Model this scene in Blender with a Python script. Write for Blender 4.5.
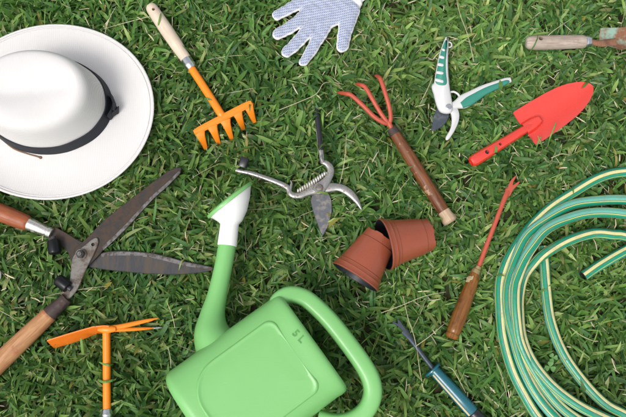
import bpy, bmesh, math, random
import numpy as np
from mathutils import Vector, Matrix
from mathutils.bvhtree import BVHTree

random.seed(7)
RNG = np.random.default_rng(11)
scene = bpy.context.scene
for o in list(bpy.data.objects):
    bpy.data.objects.remove(o)
COL = scene.collection

# ------------------------------------------------------------------ camera
PW, PH = 626.0, 417.0
FOCAL = 46.0
FPX = FOCAL / 36.0 * PW
TILT = math.radians(11)
SC = 560.0                                   # photo pixels per metre at the middle of the lawn
DIST = FPX / SC
CAM = Vector((0, -DIST * math.sin(TILT), DIST * math.cos(TILT) + 0.02))
cam = bpy.data.cameras.new('camera')
cam.lens = FOCAL
cam.sensor_width = 36
cam.clip_start = 0.02
cam.clip_end = 600
camo = bpy.data.objects.new('camera', cam)
COL.objects.link(camo)
camo.location = CAM
camo.rotation_euler = (TILT, 0, 0)
scene.camera = camo

# ------------------------------------------------------------------ world, sun, exposure
SUN_EL, SUN_AZ = math.radians(58), math.radians(-140)    # azimuth from +y (photo up), clockwise positive
wd = bpy.data.worlds.new('World')
scene.world = wd
wd.use_nodes = True
nt = wd.node_tree
nt.nodes.clear()
sky = nt.nodes.new('ShaderNodeTexSky')
sky.sky_type = 'NISHITA'
sky.sun_disc = False
sky.sun_elevation = SUN_EL
sky.sun_rotation = SUN_AZ
sky.air_density = 1.0
sky.dust_density = 4.0
sky.ozone_density = 1.0
hs = nt.nodes.new('ShaderNodeHueSaturation')
hs.inputs['Saturation'].default_value = 0.22
bg = nt.nodes.new('ShaderNodeBackground')
bg.inputs['Strength'].default_value = 0.15
wo = nt.nodes.new('ShaderNodeOutputWorld')
nt.links.new(sky.outputs[0], hs.inputs['Color'])
nt.links.new(hs.outputs[0], bg.inputs['Color'])
nt.links.new(bg.outputs[0], wo.inputs['Surface'])
sun = bpy.data.lights.new('sun', 'SUN')
sun.energy = 1.0
sun.angle = math.radians(18)
sun.color = (1.0, 0.97, 0.92)
suno = bpy.data.objects.new('sun', sun)
COL.objects.link(suno)
sd = Vector((math.sin(SUN_AZ) * math.cos(SUN_EL), math.cos(SUN_AZ) * math.cos(SUN_EL), math.sin(SUN_EL)))
suno.rotation_euler = sd.to_track_quat('Z', 'Y').to_euler()
suno.location = sd * 5
scene.view_settings.view_transform = 'Standard'
scene.view_settings.look = 'None'
scene.view_settings.exposure = 0.42
scene.view_settings.gamma = 1
scene.view_settings.use_curve_mapping = False


# ------------------------------------------------------------------ helpers
def P(u, v, z=0.03):
    """photo pixel -> point of the lawn scene at height z"""
    x, y = (u - PW / 2) / FPX, (PH / 2 - v) / FPX
    d = Vector((x, y * math.cos(TILT) + math.sin(TILT), y * math.sin(TILT) - math.cos(TILT)))
    return CAM + d * ((z - CAM.z) / d.z)


def px(n):
    return n / SC


def cat(pts, n=8, closed=False):
    """Catmull-Rom through points (any dimension)"""
    pts = [np.array(p, float) for p in pts]
    m = len(pts)
    out = []
    rng = range(m) if closed else range(m - 1)
    for i in rng:
        if closed:
            p0, p1, p2, p3 = pts[i - 1], pts[i], pts[(i + 1) % m], pts[(i + 2) % m]
        else:
            p1, p2 = pts[i], pts[i + 1]
            p0 = pts[i - 1] if i > 0 else 2 * p1 - p2
            p3 = pts[i + 2] if i + 2 < m else 2 * p2 - p1
        for k in range(n):
            t = k / n
            out.append(0.5 * (2 * p1 + (p2 - p0) * t + (2 * p0 - 5 * p1 + 4 * p2 - p3) * t * t
                              + (3 * p1 - p0 - 3 * p2 + p3) * t ** 3))
    if not closed:
        out.append(pts[-1])
    return out


class G:
    """collects geometry in world space"""

    def __init__(self):
        self.v, self.f, self.uv = [], [], []

    def face(self, idx, uv=None):
        self.f.append(tuple(idx))
        self.uv.append(uv or [(self.v[i][0], self.v[i][1]) for i in idx])

    def rings(self, rings, cap0=True, cap1=True, lens=None, closed=True, uvs=1.0):
        """loft between rings of equal count"""
        b = len(self.v)
        n = len(rings[0])
        for r in rings:
            self.v.extend([tuple(p) for p in r])
        L = 0.0
        for i in range(len(rings) - 1):
            c0 = np.mean(np.array(rings[i], float), 0)
            c1 = np.mean(np.array(rings[i + 1], float), 0)
            L2 = L + float(np.linalg.norm(c1 - c0))
            for k in range(n if closed else n - 1):
                k2 = (k + 1) % n
                a, c = k / n * uvs, (k + 1) / n * uvs
                self.face((b + i * n + k, b + i * n + k2, b + (i + 1) * n + k2, b + (i + 1) * n + k),
                          [(a, L), (c, L), (c, L2), (a, L2)])
            L = L2
        if cap0:
            self.face([b + k for k in range(n)][::-1])
        if cap1:
            self.face([b + (len(rings) - 1) * n + k for k in range(n)])
        return self

    def tube(self, path, rx, rz=None, n=16, twist=0.0, up=None, power=2.0, cap=True):
        """swept tube; rx lateral, rz along up; numbers or lists"""
        path = [np.array(p, float) for p in path]
        m = len(path)
        rx = [rx] * m if np.isscalar(rx) else list(rx)
        rz = rx if rz is None else ([rz] * m if np.isscalar(rz) else list(rz))
        upv = np.array(up if up is not None else (0, 0, 1.0), float)
        rr = []
        L = 0
        for i in range(m):
            a = path[max(i - 1, 0)]
            c = path[min(i + 1, m - 1)]
            if np.linalg.norm(c - a) < 1e-9:
                a, c = path[0], path[-1]
            t = (c - a) / np.linalg.norm(c - a)
            s = np.cross(t, upv)
            s /= np.linalg.norm(s)
            w = np.cross(s, t)
            if i:
                L += np.linalg.norm(path[i] - path[i - 1])
            ring = []
            for k in range(n):
                an = 2 * math.pi * k / n + twist * L
                ca, sa = math.cos(an), math.sin(an)
                e = 2.0 / power
                ca = math.copysign(abs(ca) ** e, ca)
                sa = math.copysign(abs(sa) ** e, sa)
                ring.append(path[i] + s * (rx[i] * ca) + w * (rz[i] * sa))
            rr.append(ring)
        return self.rings(rr, cap, cap)

    def rod(self, p0, p1, prof, n=20, flat=1.0, up=None, power=2.0):
        """lathe-like rod from p0 to p1; prof = [(t, r)...]"""
        p0, p1 = np.array(p0, float), np.array(p1, float)
        return self.tube2([p0 + (p1 - p0) * t for t, r in prof], p1 - p0, [r for t, r in prof], n, flat, up, power)

    def tube2(self, path, d, rad, n, flat, up=None, power=2.0):
        d = np.array(d, float)
        d /= np.linalg.norm(d)
        upv = np.array(up if up is not None else (0, 0, 1.0), float)
        if abs(np.dot(d, upv)) > 0.98:
            upv = np.array((0, 1.0, 0))
        s = np.cross(d, upv)
        s /= np.linalg.norm(s)
        w = np.cross(s, d)
        e = 2.0 / power
        rr = []
        for p, r in zip(path, rad):
            ring = []
            for k in range(n):
                an = 2 * math.pi * k / n
                ca, sa = math.cos(an), math.sin(an)
                ca = math.copysign(abs(ca) ** e, ca)
                sa = math.copysign(abs(sa) ** e, sa)
                ring.append(p + s * r * ca + w * r * flat * sa)
            rr.append(ring)
        return self.rings(rr)

    def plate(self, pts, z0, th, bev=0.0008, zf=None, smooth=0):
        """extruded outline with a bevelled upper and lower edge; pts are world points or (x, y)"""
        q = [np.array((p[0], p[1])) for p in pts]
        if smooth:
            q = cat(q, smooth, True)
        area = sum(q[i - 1][0] * q[i][1] - q[i][0] * q[i - 1][1] for i in range(len(q)))
        if area < 0:
            q = q[::-1]
        n = len(q)
        ins = []
        for i in range(n):
            a, b, c = q[i - 1], q[i], q[(i + 1) % n]
            e1 = (b - a) / (np.linalg.norm(b - a) + 1e-12)
            e2 = (c - b) / (np.linalg.norm(c - b) + 1e-12)
            nn = np.array((-(e1[1] + e2[1]), e1[0] + e2[0]))
            l = np.linalg.norm(nn)
            nn = nn / l if l > 1e-6 else np.array((-e1[1], e1[0]))
            ins.append(b + nn * bev)
        zf = zf or (lambda x, y: 0.0)
        R = lambda s, z: [(p[0], p[1], z + zf(p[0], p[1])) for p in s]
        return self.rings([R(ins, z0), R(q, z0 + bev), R(q, z0 + th - bev), R(ins, z0 + th)])

    def build(self, name, m, parent=None, ang=35, smooth=True, origin=None):
        org = Vector(parent_loc(parent)) if parent else Vector(origin or (0, 0, 0))
        me = bpy.data.meshes.new(name)
        me.from_pydata([(a[0] - org[0], a[1] - org[1], a[2] - org[2]) for a in self.v], [], self.f)
        uvl = me.uv_layers.new(name='UVMap')
        flat = [c for fu in self.uv for p in fu for c in p]
        uvl.data.foreach_set('uv', flat)
        bm = bmesh.new()
        bm.from_mesh(me)
        bmesh.ops.recalc_face_normals(bm, faces=bm.faces)
        bm.to_mesh(me)
        bm.free()
        return link(name, me, m, parent, ang, smooth, org if not parent else None)


def parent_loc(o):
    l = Vector(o.location)
    while o.parent:
        o = o.parent
        l += Vector(o.location)
    return l


def link(name, me, m, parent, ang=35, smooth=True, org=None):
    if smooth:
        me.polygons.foreach_set('use_smooth', [True] * len(me.polygons))
        me.set_sharp_from_angle(angle=math.radians(ang))
    if m is not None:
        me.materials.clear()
        me.materials.append(m)
    o = bpy.data.objects.new(name, me)
    COL.objects.link(o)
    if parent:
        o.parent = parent
    elif org is not None:
        o.location = org
    return o


def tag(o, label=None, cat_=None, group=None, kind=None):
    if label: o['label'] = label
    if cat_: o['category'] = cat_
    if group: o['group'] = group
    if kind: o['kind'] = kind
    return o


def thing(name, label, cat_, loc, group=None):
    o = bpy.data.objects.new(name, None)
    COL.objects.link(o)
    o.location = (loc[0], loc[1], loc[2])
    o.empty_display_size = 0.02
    return tag(o, label, cat_, group)


def apply_mods(o, mods):
    for kind, kw in mods:
        md = o.modifiers.new(kind.lower(), kind)
        for k, val in kw.items():
            setattr(md, k, val)
    bpy.context.view_layer.update()
    dg = bpy.context.evaluated_depsgraph_get()
    me = bpy.data.meshes.new_from_object(o.evaluated_get(dg))
    old = o.data
    o.modifiers.clear()
    o.data = me
    bpy.data.meshes.remove(old)


def cut(o, cutters, ang=35):
    """real holes: boolean difference with each cutter (G)"""
    for c in cutters:
        co = c.build('cutter', None, None)
        apply_mods(o, [('BOOLEAN', dict(operation='DIFFERENCE', object=co, solver='EXACT'))])
        bpy.data.objects.remove(co)
    o.data.polygons.foreach_set('use_smooth', [True] * len(o.data.polygons))
    o.data.set_sharp_from_angle(angle=math.radians(ang))


# ------------------------------------------------------------------ materials
def lin(h):
    c = [int(h[i:i + 2], 16) / 255 for i in (0, 2, 4)]
    return tuple(((x + 0.055) / 1.055) ** 2.4 if x > 0.04045 else x / 12.92 for x in c) + (1,)


class M:
    def __init__(self, name):
        self.m = bpy.data.materials.new(name)
        self.m.use_nodes = True
        self.t = self.m.node_tree
        self.b = self.t.nodes['Principled BSDF']

    def n(self, typ, **kw):
        nd = self.t.nodes.new(typ)
        for k, val in kw.items():
            if k.startswith('i_'):
                nd.inputs[k[2:].replace('_', ' ')].default_value = val
            else:
                setattr(nd, k, val)
        return nd

    def l(self, a, b):
        self.t.links.new(a, b)

    def coord(self, kind='Object', scale=(1, 1, 1)):
        tc = self.n('ShaderNodeTexCoord')
        mp = self.n('ShaderNodeMapping')
        mp.inputs['Scale'].default_value = scale
        self.l(tc.outputs[kind], mp.inputs[0])
        return mp.outputs[0]

    def noise(self, co, scale, detail=5, rough=0.6, dist=0.0):
        nz = self.n('ShaderNodeTexNoise')
        nz.inputs['Scale'].default_value = scale
        nz.inputs['Detail'].default_value = detail
        nz.inputs['Roughness'].default_value = rough
        nz.inputs['Distortion'].default_value = dist
        self.l(co, nz.inputs['Vector'])
        return nz.outputs['Fac']

    def ramp(self, fac, stops, interp='LINEAR'):
        r = self.n('ShaderNodeValToRGB')
        r.color_ramp.interpolation = interp
        el = r.color_ramp.elements
        while len(el) > 1:
            el.remove(el[-1])
        el[0].position, el[0].color = stops[0][0], tuple(stops[0][1])
        for p, c in stops[1:]:
            e = el.new(p)
            e.color = tuple(c)
        self.l(fac, r.inputs[0])
        return r.outputs['Color']

    def mix(self, fac, a, b, mode='MIX'):
        x = self.n('ShaderNodeMix', data_type='RGBA', blend_type=mode)
        for sock, val in ((x.inputs[0], fac), (x.inputs[6], a), (x.inputs[7], b)):
            if hasattr(val, 'is_linked'):
                self.l(val, sock)
            else:
                sock.default_value = val
        return x.outputs[2]

    def bump(self, h, strength=0.3, dist=0.001):
        b = self.n('ShaderNodeBump')
        b.inputs['Strength'].default_value = strength
        b.inputs['Distance'].default_value = dist
        self.l(h, b.inputs['Height'])
        self.l(b.outputs[0], self.b.inputs['Normal'])

    def set(self, color=None, rough=None, metal=None, spec=None, **kw):
        for key, val in (('Base Color', color), ('Roughness', rough), ('Metallic', metal), ('Specular IOR Level', spec)):
            if val is None: continue
            if hasattr(val, 'is_linked'):
                self.l(val, self.b.inputs[key])
            else:
                self.b.inputs[key].default_value = val
        return self.m


def g4(v, k=1.0):
    return (v * k, v * k, v * k, 1)


def mul(c, k):
    return (c[0] * k, c[1] * k, c[2] * k, 1)


def paint(name, col, rough=0.35, var=0.12, scale=30, chip=None, chip_amt=0.62, bump=0.15, spec=0.5):
    """painted or moulded surface with mottling, scuffs and optional chips showing another colour"""
    a = M(name)
    co = a.coord()
    f = a.noise(co, scale, 6, 0.65)
    c = a.mix(f, mul(col, 1 - var), mul(col, 1 + var))
    fine = a.noise(co, scale * 9, 4)
    if chip:
        k = a.noise(co, scale * 2.2, 8, 0.72)
        k = a.ramp(k, [(chip_amt, g4(0)), (chip_amt + 0.03, g4(1))])
        c = a.mix(k, c, chip)
    r = a.ramp(fine, [(0.3, g4(max(rough - 0.05, 0.02))), (0.75, g4(min(rough + 0.08, 1)))])
    a.bump(fine, bump, 0.0002)
    return a.set(c, r, 0.0, spec)


def wood(name, light, dark, rough=0.5, gscale=1.0, wear=None, wear_amt=0.6, stain=None):
    """turned handle: grain along the tube's length (UV v), wear in patches"""
    a = M(name)
    uv = a.coord('UV', (26 * gscale, 22 * gscale, 1))
    f = a.noise(uv, 1.0, 7, 0.62, 0.6)
    ob = a.coord()
    big = a.noise(ob, 28, 4)
    c = a.ramp(f, [(0.28, dark), (0.5, mul([(light[i] + dark[i]) / 2 for i in range(3)], 1)), (0.72, light)])
    c = a.mix(a.ramp(big, [(0.35, g4(0)), (0.75, g4(0.55))]), c, mul(dark, 0.8))
    if stain:
        s = a.noise(ob, 55, 6, 0.7)
        c = a.mix(a.ramp(s, [(0.56, g4(0)), (0.68, g4(0.7))]), c, stain)
    if wear:
        w = a.noise(ob, 40, 7, 0.7)
        c = a.mix(a.ramp(w, [(wear_amt, g4(0)), (wear_amt + 0.06, g4(1))]), c, wear)
    a.bump(f, 0.35, 0.0008)
    rr = a.ramp(big, [(0.3, g4(rough - 0.12)), (0.7, g4(rough + 0.15))])
    return a.set(c, rr, 0, 0.4)


def metal(name, col, rust=None, amt=0.5, rough=0.35, scale=45, mt=1.0, streak=None, spec=0.5, rrough=0.85):
    a = M(name)
    co = a.coord('Object', streak or (1, 1, 1))
    f = a.noise(co, scale, 9, 0.7)
    fine = a.noise(co, scale * 6, 5, 0.7)
    c = a.mix(fine, mul(col, 0.88), mul(col, 1.12))
    met = g4(mt)
    rg = a.ramp(fine, [(0.3, g4(max(0.05, rough - 0.12))), (0.8, g4(min(1, rough + 0.2)))])
    if rust:
        k = a.ramp(f, [(amt - 0.06, g4(0)), (amt + 0.08, g4(1))])
        rc = a.mix(fine, mul(rust, 0.7), mul(rust, 1.25))
        c = a.mix(k, c, rc)
        rg = a.mix(k, rg, g4(rrough))
        met = a.mix(k, g4(mt), g4(0.0))
    a.bump(fine, 0.25, 0.0006)
    return a.set(c, rg, met if rust else mt, spec)


MAT = {}


def mats():
    m = MAT
    # hat cloth: woven paper straw
    a = M('hat_weave')
    co = a.coord('Object', (1, 1, 1))
    wv = []
    for ax in ('X', 'Y'):
        w = a.n('ShaderNodeTexWave', wave_type='BANDS', bands_direction=ax)
        w.inputs['Scale'].default_value = 190
        w.inputs['Distortion'].default_value = 0.6
        a.l(co, w.inputs['Vector'])
        wv.append(w.outputs['Color'])
    h = a.mix(0.5, wv[0], wv[1], 'MULTIPLY')
    f = a.noise(co, 9, 4)
    c = a.mix(f, (0.67, 0.65, 0.638, 1), (0.71, 0.693, 0.688, 1))
    c = a.mix(a.ramp(h, [(0.1, g4(0.30)), (0.6, g4(0))]), c, (0.47, 0.44, 0.40, 1))
    a.bump(h, 0.35, 0.0006)
    m['hat'] = a.set(c, 0.75, 0, 0.25)
    # ribbed ribbon
    a = M('black_ribbon')
    co = a.coord('UV', (1, 700, 1))
    f = a.noise(a.coord('Object'), 900, 2)
    a.bump(f, 0.35, 0.0005)
    m['ribbon'] = a.set(a.mix(f, (0.008, 0.010, 0.014, 1), (0.03, 0.034, 0.042, 1)), 0.7, 0, 0.3)
    m['cord'] = paint('leather_cord', (0.16, 0.085, 0.04, 1), 0.6, 0.3, 60)
    m['beech'] = wood('pale_beech', (0.74, 0.63, 0.51, 1), (0.60, 0.47, 0.35, 1), 0.55, 1.2)
    m['orange'] = paint('orange_enamel', (0.86, 0.235, 0.012, 1), 0.32, 0.1, 30, (0.34, 0.12, 0.035, 1), 0.655)
    m['orange_worn'] = paint('orange_enamel_worn', (0.83, 0.19, 0.015, 1), 0.38, 0.14, 40, (0.26, 0.12, 0.06, 1), 0.61)
    m['zinc'] = metal('zinc', (0.62, 0.63, 0.65, 1), (0.22, 0.14, 0.08, 1), 0.68, 0.3)
    m['bare_tip'] = metal('bare_steel', (0.6, 0.62, 0.64, 1), None, 0.5, 0.25)
    m['red'] = paint('red_enamel', (0.68, 0.032, 0.014, 1), 0.24, 0.08, 25, (0.07, 0.03, 0.02, 1), 0.715, 0.04, 1.0)
    for nd in m['red'].node_tree.nodes:
        if nd.type == 'BSDF_PRINCIPLED':
            nd.inputs['Coat Weight'].default_value = 0.8
            nd.inputs['Coat Roughness'].default_value = 0.12
    m['red_dull'] = paint('red_enamel_dull', (0.43, 0.075, 0.040, 1), 0.5, 0.22, 60, (0.17, 0.08, 0.05, 1), 0.62)
    m['dark_wood'] = wood('varnished_brown_wood', (0.27, 0.095, 0.03, 1), (0.075, 0.025, 0.012, 1), 0.38, 1.0, (0.40, 0.26, 0.145, 1), 0.56)
    m['pale_worn'] = wood('bare_worn_wood', (0.62, 0.48, 0.33, 1), (0.38, 0.25, 0.15, 1), 0.7, 1.4, None, 0.6, (0.2, 0.12, 0.07, 1))
    m['honey_wood'] = wood('honey_varnished_wood', (0.33, 0.135, 0.028, 1), (0.10, 0.035, 0.010, 1), 0.25, 0.8, None, 0.6, (0.06, 0.025, 0.012, 1))
    m['grey_wood'] = wood('weathered_grey_wood', (0.54, 0.46, 0.38, 1), (0.25, 0.19, 0.15, 1), 0.8, 1.6, None, 0.6, (0.30, 0.22, 0.16, 1))
    m['red_wood'] = wood('red_brown_wood', (0.42, 0.125, 0.045, 1), (0.19, 0.05, 0.02, 1), 0.42, 0.9, (0.50, 0.30, 0.18, 1), 0.66)
    m['tan_wood'] = wood('tan_wood', (0.56, 0.31, 0.14, 1), (0.30, 0.12, 0.05, 1), 0.45, 0.9, None, 0.6, (0.36, 0.09, 0.05, 1))
    m['shear_steel'] = metal('rusty_blade_steel', (0.038, 0.033, 0.031, 1), (0.060, 0.037, 0.025, 1), 0.49, 0.46, 75, 0.2, None, 0.3, 0.6)
    m['shear_steel2'] = metal('dark_blade_steel', (0.055, 0.055, 0.060, 1), (0.080, 0.060, 0.043, 1), 0.54, 0.38, 70, 0.35, (1, 0.25, 1), 0.35, 0.6)
    m['edge_steel'] = metal('ground_edge_steel', (0.17, 0.165, 0.165, 1), (0.06, 0.046, 0.037, 1), 0.5, 0.45, 130, 0.4, None, 0.35, 0.6)
    m['cleat'] = metal('grey_cleat_steel', (0.19, 0.175, 0.16, 1), (0.10, 0.07, 0.052, 1), 0.5, 0.5, 70, 0.3, None, 0.4, 0.65)
    m['ferrule_silver'] = metal('worn_silver_ferrule', (0.68, 0.66, 0.62, 1), (0.16, 0.10, 0.05, 1), 0.6, 0.3, 60)
    m['ferrule_dark'] = metal('dark_ferrule', (0.055, 0.045, 0.043, 1), (0.06, 0.032, 0.025, 1), 0.5, 0.35, 80, 0.4)
    m['rubber'] = paint('black_rubber', (0.005, 0.0055, 0.007, 1), 0.32, 0.2, 60, spec=0.3)
    m['chrome'] = metal('worn_chrome', (0.40, 0.385, 0.37, 1), (0.17, 0.14, 0.11, 1), 0.56, 0.28, 130, 0.9)
    m['spring'] = metal('aluminium_spring', (0.72, 0.70, 0.64, 1), (0.36, 0.33, 0.25, 1), 0.56, 0.35, 80, 0.7)
    m['pruner_blade'] = metal('stained_pruner_blade', (0.15, 0.155, 0.17, 1), (0.27, 0.235, 0.20, 1), 0.56, 0.38, 75, 0.6)
    m['black_plastic'] = paint('black_plastic', (0.014, 0.015, 0.018, 1), 0.3, 0.2, 50)
    m['pr_white'] = paint('white_cast_handle', (0.58, 0.58, 0.57, 1), 0.4, 0.08, 40, (0.4, 0.39, 0.36, 1), 0.72)
    m['pr_green'] = paint('green_grip', (0.03, 0.22, 0.16, 1), 0.5, 0.12, 60)
    m['blued'] = metal('blued_blade', (0.07, 0.085, 0.105, 1), (0.13, 0.13, 0.14, 1), 0.58, 0.45, 60, 0.5)
    m['terra'] = paint('terracotta_plastic', (0.29, 0.072, 0.036, 1), 0.30, 0.16, 22, (0.36, 0.16, 0.11, 1), 0.71, 0.05)
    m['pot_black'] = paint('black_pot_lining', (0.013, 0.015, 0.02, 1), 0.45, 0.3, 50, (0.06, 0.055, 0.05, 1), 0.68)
    m['teal'] = paint('teal_blue_grip', (0.012, 0.115, 0.15, 1), 0.24, 0.1, 30, None, 0.6, 0.08, 0.6)
    m['cream'] = paint('cream_stripe', (0.55, 0.45, 0.27, 1), 0.4, 0.1, 40)
    m['blue_steel'] = metal('dark_blue_steel', (0.05, 0.065, 0.085, 1), (0.09, 0.08, 0.075, 1), 0.62, 0.45, 60, 0.4)
    m['rust_old'] = metal('rusted_green_paint', (0.23, 0.37, 0.29, 1), (0.22, 0.095, 0.05, 1), 0.47, 0.75, 32, 0.0)
    m['rust'] = metal('rust', (0.23, 0.11, 0.06, 1), (0.15, 0.06, 0.035, 1), 0.5, 0.8, 60, 0.1)
    m['paper'] = paint('torn_paper', (0.36, 0.27, 0.15, 1), 0.8, 0.2, 60)
    m['brass'] = metal('brass_collar', (0.55, 0.42, 0.2, 1), (0.2, 0.1, 0.04, 1), 0.55, 0.35)
    # watering can plastic
    a = M('green_can_plastic')
    co = a.coord()
    f = a.noise(co, 7, 4)
    fine = a.noise(co, 500, 3)
    scr = a.noise(a.coord('Object', (1, 6, 1)), 60, 7, 0.75)
    c = a.mix(f, (0.175, 0.445, 0.138, 1), (0.20, 0.49, 0.162, 1))
    c = a.mix(a.ramp(scr, [(0.60, g4(0)), (0.76, g4(0.35))]), c, (0.45, 0.68, 0.40, 1))
    a.b.inputs['Subsurface Weight'].default_value = 0.12
    a.b.inputs['Subsurface Radius'].default_value = (0.004, 0.012, 0.004)
    a.b.inputs['Subsurface Scale'].default_value = 0.6
    a.bump(fine, 0.06, 0.0004)
    m['can'] = a.set(c, a.ramp(fine, [(0.3, g4(0.30)), (0.7, g4(0.42))]), 0, 0.5)
    m['can_mark'] = paint('moulded_mark_green', (0.085, 0.29, 0.068, 1), 0.5, 0.05, 60)
    m['rose_white'] = paint('white_rose_plastic', (0.80, 0.80, 0.78, 1), 0.45, 0.03, 12, None, 0.6, 0.05)
    # hose stripes around the tube (UV u runs once round)
    a = M('striped_hose')
    tc = a.n('ShaderNodeTexCoord')
    sp = a.n('ShaderNodeSeparateXYZ')
    a.l(tc.outputs['UV'], sp.inputs[0])
    G1, G2, G3, CR, YE, DK = (0.008, 0.235, 0.135, 1), (0.13, 0.41, 0.32, 1), (0.05, 0.31, 0.21, 1), (0.62, 0.59, 0.29, 1), (0.50, 0.52, 0.13, 1), (0.05, 0.06, 0.08, 1)
    seq = [(0.0, YE), (0.012, CR), (0.10, DK), (0.116, G1), (0.25, YE), (0.275, DK), (0.29, G2), (0.385, DK), (0.393, G2), (0.47, YE), (0.50, DK), (0.515, G1), (0.63, DK),
           (0.645, CR), (0.735, DK), (0.75, G3), (0.86, YE), (0.885, G1), (0.985, DK)]
    c = a.ramp(sp.outputs[0], seq, 'CONSTANT')
    f = a.noise(a.coord(), 60, 7, 0.7)
    c = a.mix(a.ramp(f, [(0.5, g4(0)), (0.75, g4(0.5))]), c, (0.20, 0.19, 0.12, 1))
    fine = a.noise(a.coord(), 300, 3)
    a.bump(fine, 0.1, 0.0005)
    m['hose'] = a.set(c, a.ramp(fine, [(0.3, g4(0.25)), (0.7, g4(0.4))]), 0, 0.5)
    m['hose_in'] = paint('hose_bore', (0.01, 0.012, 0.012, 1), 0.6)
    # glove knit with printed dots on the palm side
    a = M('dotted_glove_knit')
    ob = a.coord('Object', (1, 1, 1))
    kn = a.n('ShaderNodeTexWave', wave_type='BANDS', bands_direction='DIAGONAL')
    kn.inputs['Scale'].default_value = 260
    kn.inputs['Distortion'].default_value = 1.5
    a.l(ob, kn.inputs['Vector'])
    dist = []
    rot = math.radians(38)
    pit = 0.0047
    for off in ((0, 0), (0.5, 0.5)):
        mp = a.n('ShaderNodeMapping')
        mp.inputs['Rotation'].default_value = (0, 0, rot)
        mp.inputs['Scale'].default_value = (1 / pit, 1 / (pit * 1.5), 0)
        mp.inputs['Location'].default_value = (off[0], off[1], 0)
        a.l(ob, mp.inputs[0])
        fr = a.n('ShaderNodeVectorMath', operation='FRACTION')
        a.l(mp.outputs[0], fr.inputs[0])
        sb = a.n('ShaderNodeVectorMath', operation='SUBTRACT')
        sb.inputs[1].default_value = (0.5, 0.5, 0)
        a.l(fr.outputs[0], sb.inputs[0])
        ml = a.n('ShaderNodeVectorMath', operation='MULTIPLY')
        ml.inputs[1].default_value = (pit, pit * 1.5, 0)
        a.l(sb.outputs[0], ml.inputs[0])
        le = a.n('ShaderNodeVectorMath', operation='LENGTH')
        a.l(ml.outputs[0], le.inputs[0])
        dist.append(le.outputs['Value'])
    mn = a.n('ShaderNodeMath', operation='MINIMUM')
    a.l(dist[0], mn.inputs[0])
    a.l(dist[1], mn.inputs[1])
    dot = a.ramp(mn.outputs[0], [(0.00088, g4(1)), (0.00112, g4(0))])
    at = a.n('ShaderNodeAttribute', attribute_name='palm', attribute_type='GEOMETRY')
    dm = a.n('ShaderNodeMath', operation='MULTIPLY')
    a.l(dot, dm.inputs[0])
    a.l(at.outputs['Fac'], dm.inputs[1])
    f = a.noise(ob, 60, 5)
    base = a.mix(f, (0.72, 0.71, 0.70, 1), (0.80, 0.79, 0.78, 1))
    dirt = a.ramp(a.noise(ob, 45, 5, 0.7), [(0.55, g4(0)), (0.75, g4(0.5))])
    dc = a.mix(dirt, (0.06, 0.12, 0.30, 1), (0.05, 0.06, 0.09, 1))
    c = a.mix(dm.outputs[0], base, dc)
    hh = a.mix(0.7, kn.outputs['Color'], dm.outputs[0])
    a.bump(hh, 0.4, 0.0008)
    m['glove'] = a.set(c, 0.85, 0, 0.2)
    m['glove_plain'] = paint('white_cotton', (0.74, 0.73, 0.72, 1), 0.85, 0.05, 60)
    # lawn soil and thatch
    a = M('lawn_soil')
    co = a.coord('Object')
    f = a.noise(co, 60, 9, 0.75)
    g = a.noise(co, 7, 6, 0.7)
    c = a.ramp(f, [(0.3, (0.022, 0.019, 0.011, 1)), (0.52, (0.05, 0.05, 0.022, 1)), (0.62, (0.045, 0.085, 0.022, 1)), (0.8, (0.13, 0.115, 0.06, 1))])
    far = a.ramp(g, [(0.35, (0.035, 0.085, 0.018, 1)), (0.7, (0.075, 0.14, 0.03, 1))])
    # beyond the modelled turf the grass is too far off to tell blades apart
    ln = a.n('ShaderNodeVectorMath', operation='LENGTH')
    a.l(co, ln.inputs[0])
    k = a.ramp(ln.outputs['Value'], [(0.0, g4(0)), (1.0, g4(0))])
    sp = a.n('ShaderNodeMapRange')
    sp.inputs['From Min'].default_value = 1.25
    sp.inputs['From Max'].default_value = 1.7
    a.l(ln.outputs['Value'], sp.inputs['Value'])
    c = a.mix(sp.outputs[0], c, far)
    a.bump(f, 0.8, 0.01)
    m['soil'] = a.set(c, 0.95, 0, 0.1)
    # grass blade
    a = M('grass_blade')
    at = a.n('ShaderNodeAttribute', attribute_name='tint', attribute_type='GEOMETRY')
    tc = a.n('ShaderNodeTexCoord')
    st = a.n('ShaderNodeMapping')
    st.inputs['Scale'].default_value = (9, 0.6, 1)
    a.l(tc.outputs['UV'], st.inputs[0])
    vein = a.noise(st.outputs[0], 3.0, 3, 0.6)
    c = a.mix(a.ramp(vein, [(0.35, g4(0)), (0.65, g4(0.35))]), at.outputs['Color'], (1.25, 1.2, 1.1, 1), 'MULTIPLY')
    a.bump(vein, 0.25, 0.0006)
    a.set(c, 0.46, 0, 0.4)
    tr = a.n('ShaderNodeBsdfTranslucent')
    tcol = a.mix(1.0, c, (1.35, 1.45, 0.6, 1), 'MULTIPLY')
    a.l(tcol, tr.inputs['Color'])
    ms = a.n('ShaderNodeMixShader')
    ms.inputs[0].default_value = 0.33
    a.l(a.b.outputs[0], ms.inputs[1])
    a.l(tr.outputs[0], ms.inputs[2])
    a.l(ms.outputs[0], a.t.nodes['Material Output'].inputs['Surface'])
    m['grass'] = a.m
    m['clover'] = paint('clover_leaf', (0.085, 0.21, 0.05, 1), 0.5, 0.25, 90)
    a = M('dry_straw')
    at = a.n('ShaderNodeAttribute', attribute_name='tint', attribute_type='GEOMETRY')
    m['straw'] = a.set(at.outputs['Color'], 0.7, 0, 0.3)


mats()

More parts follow.
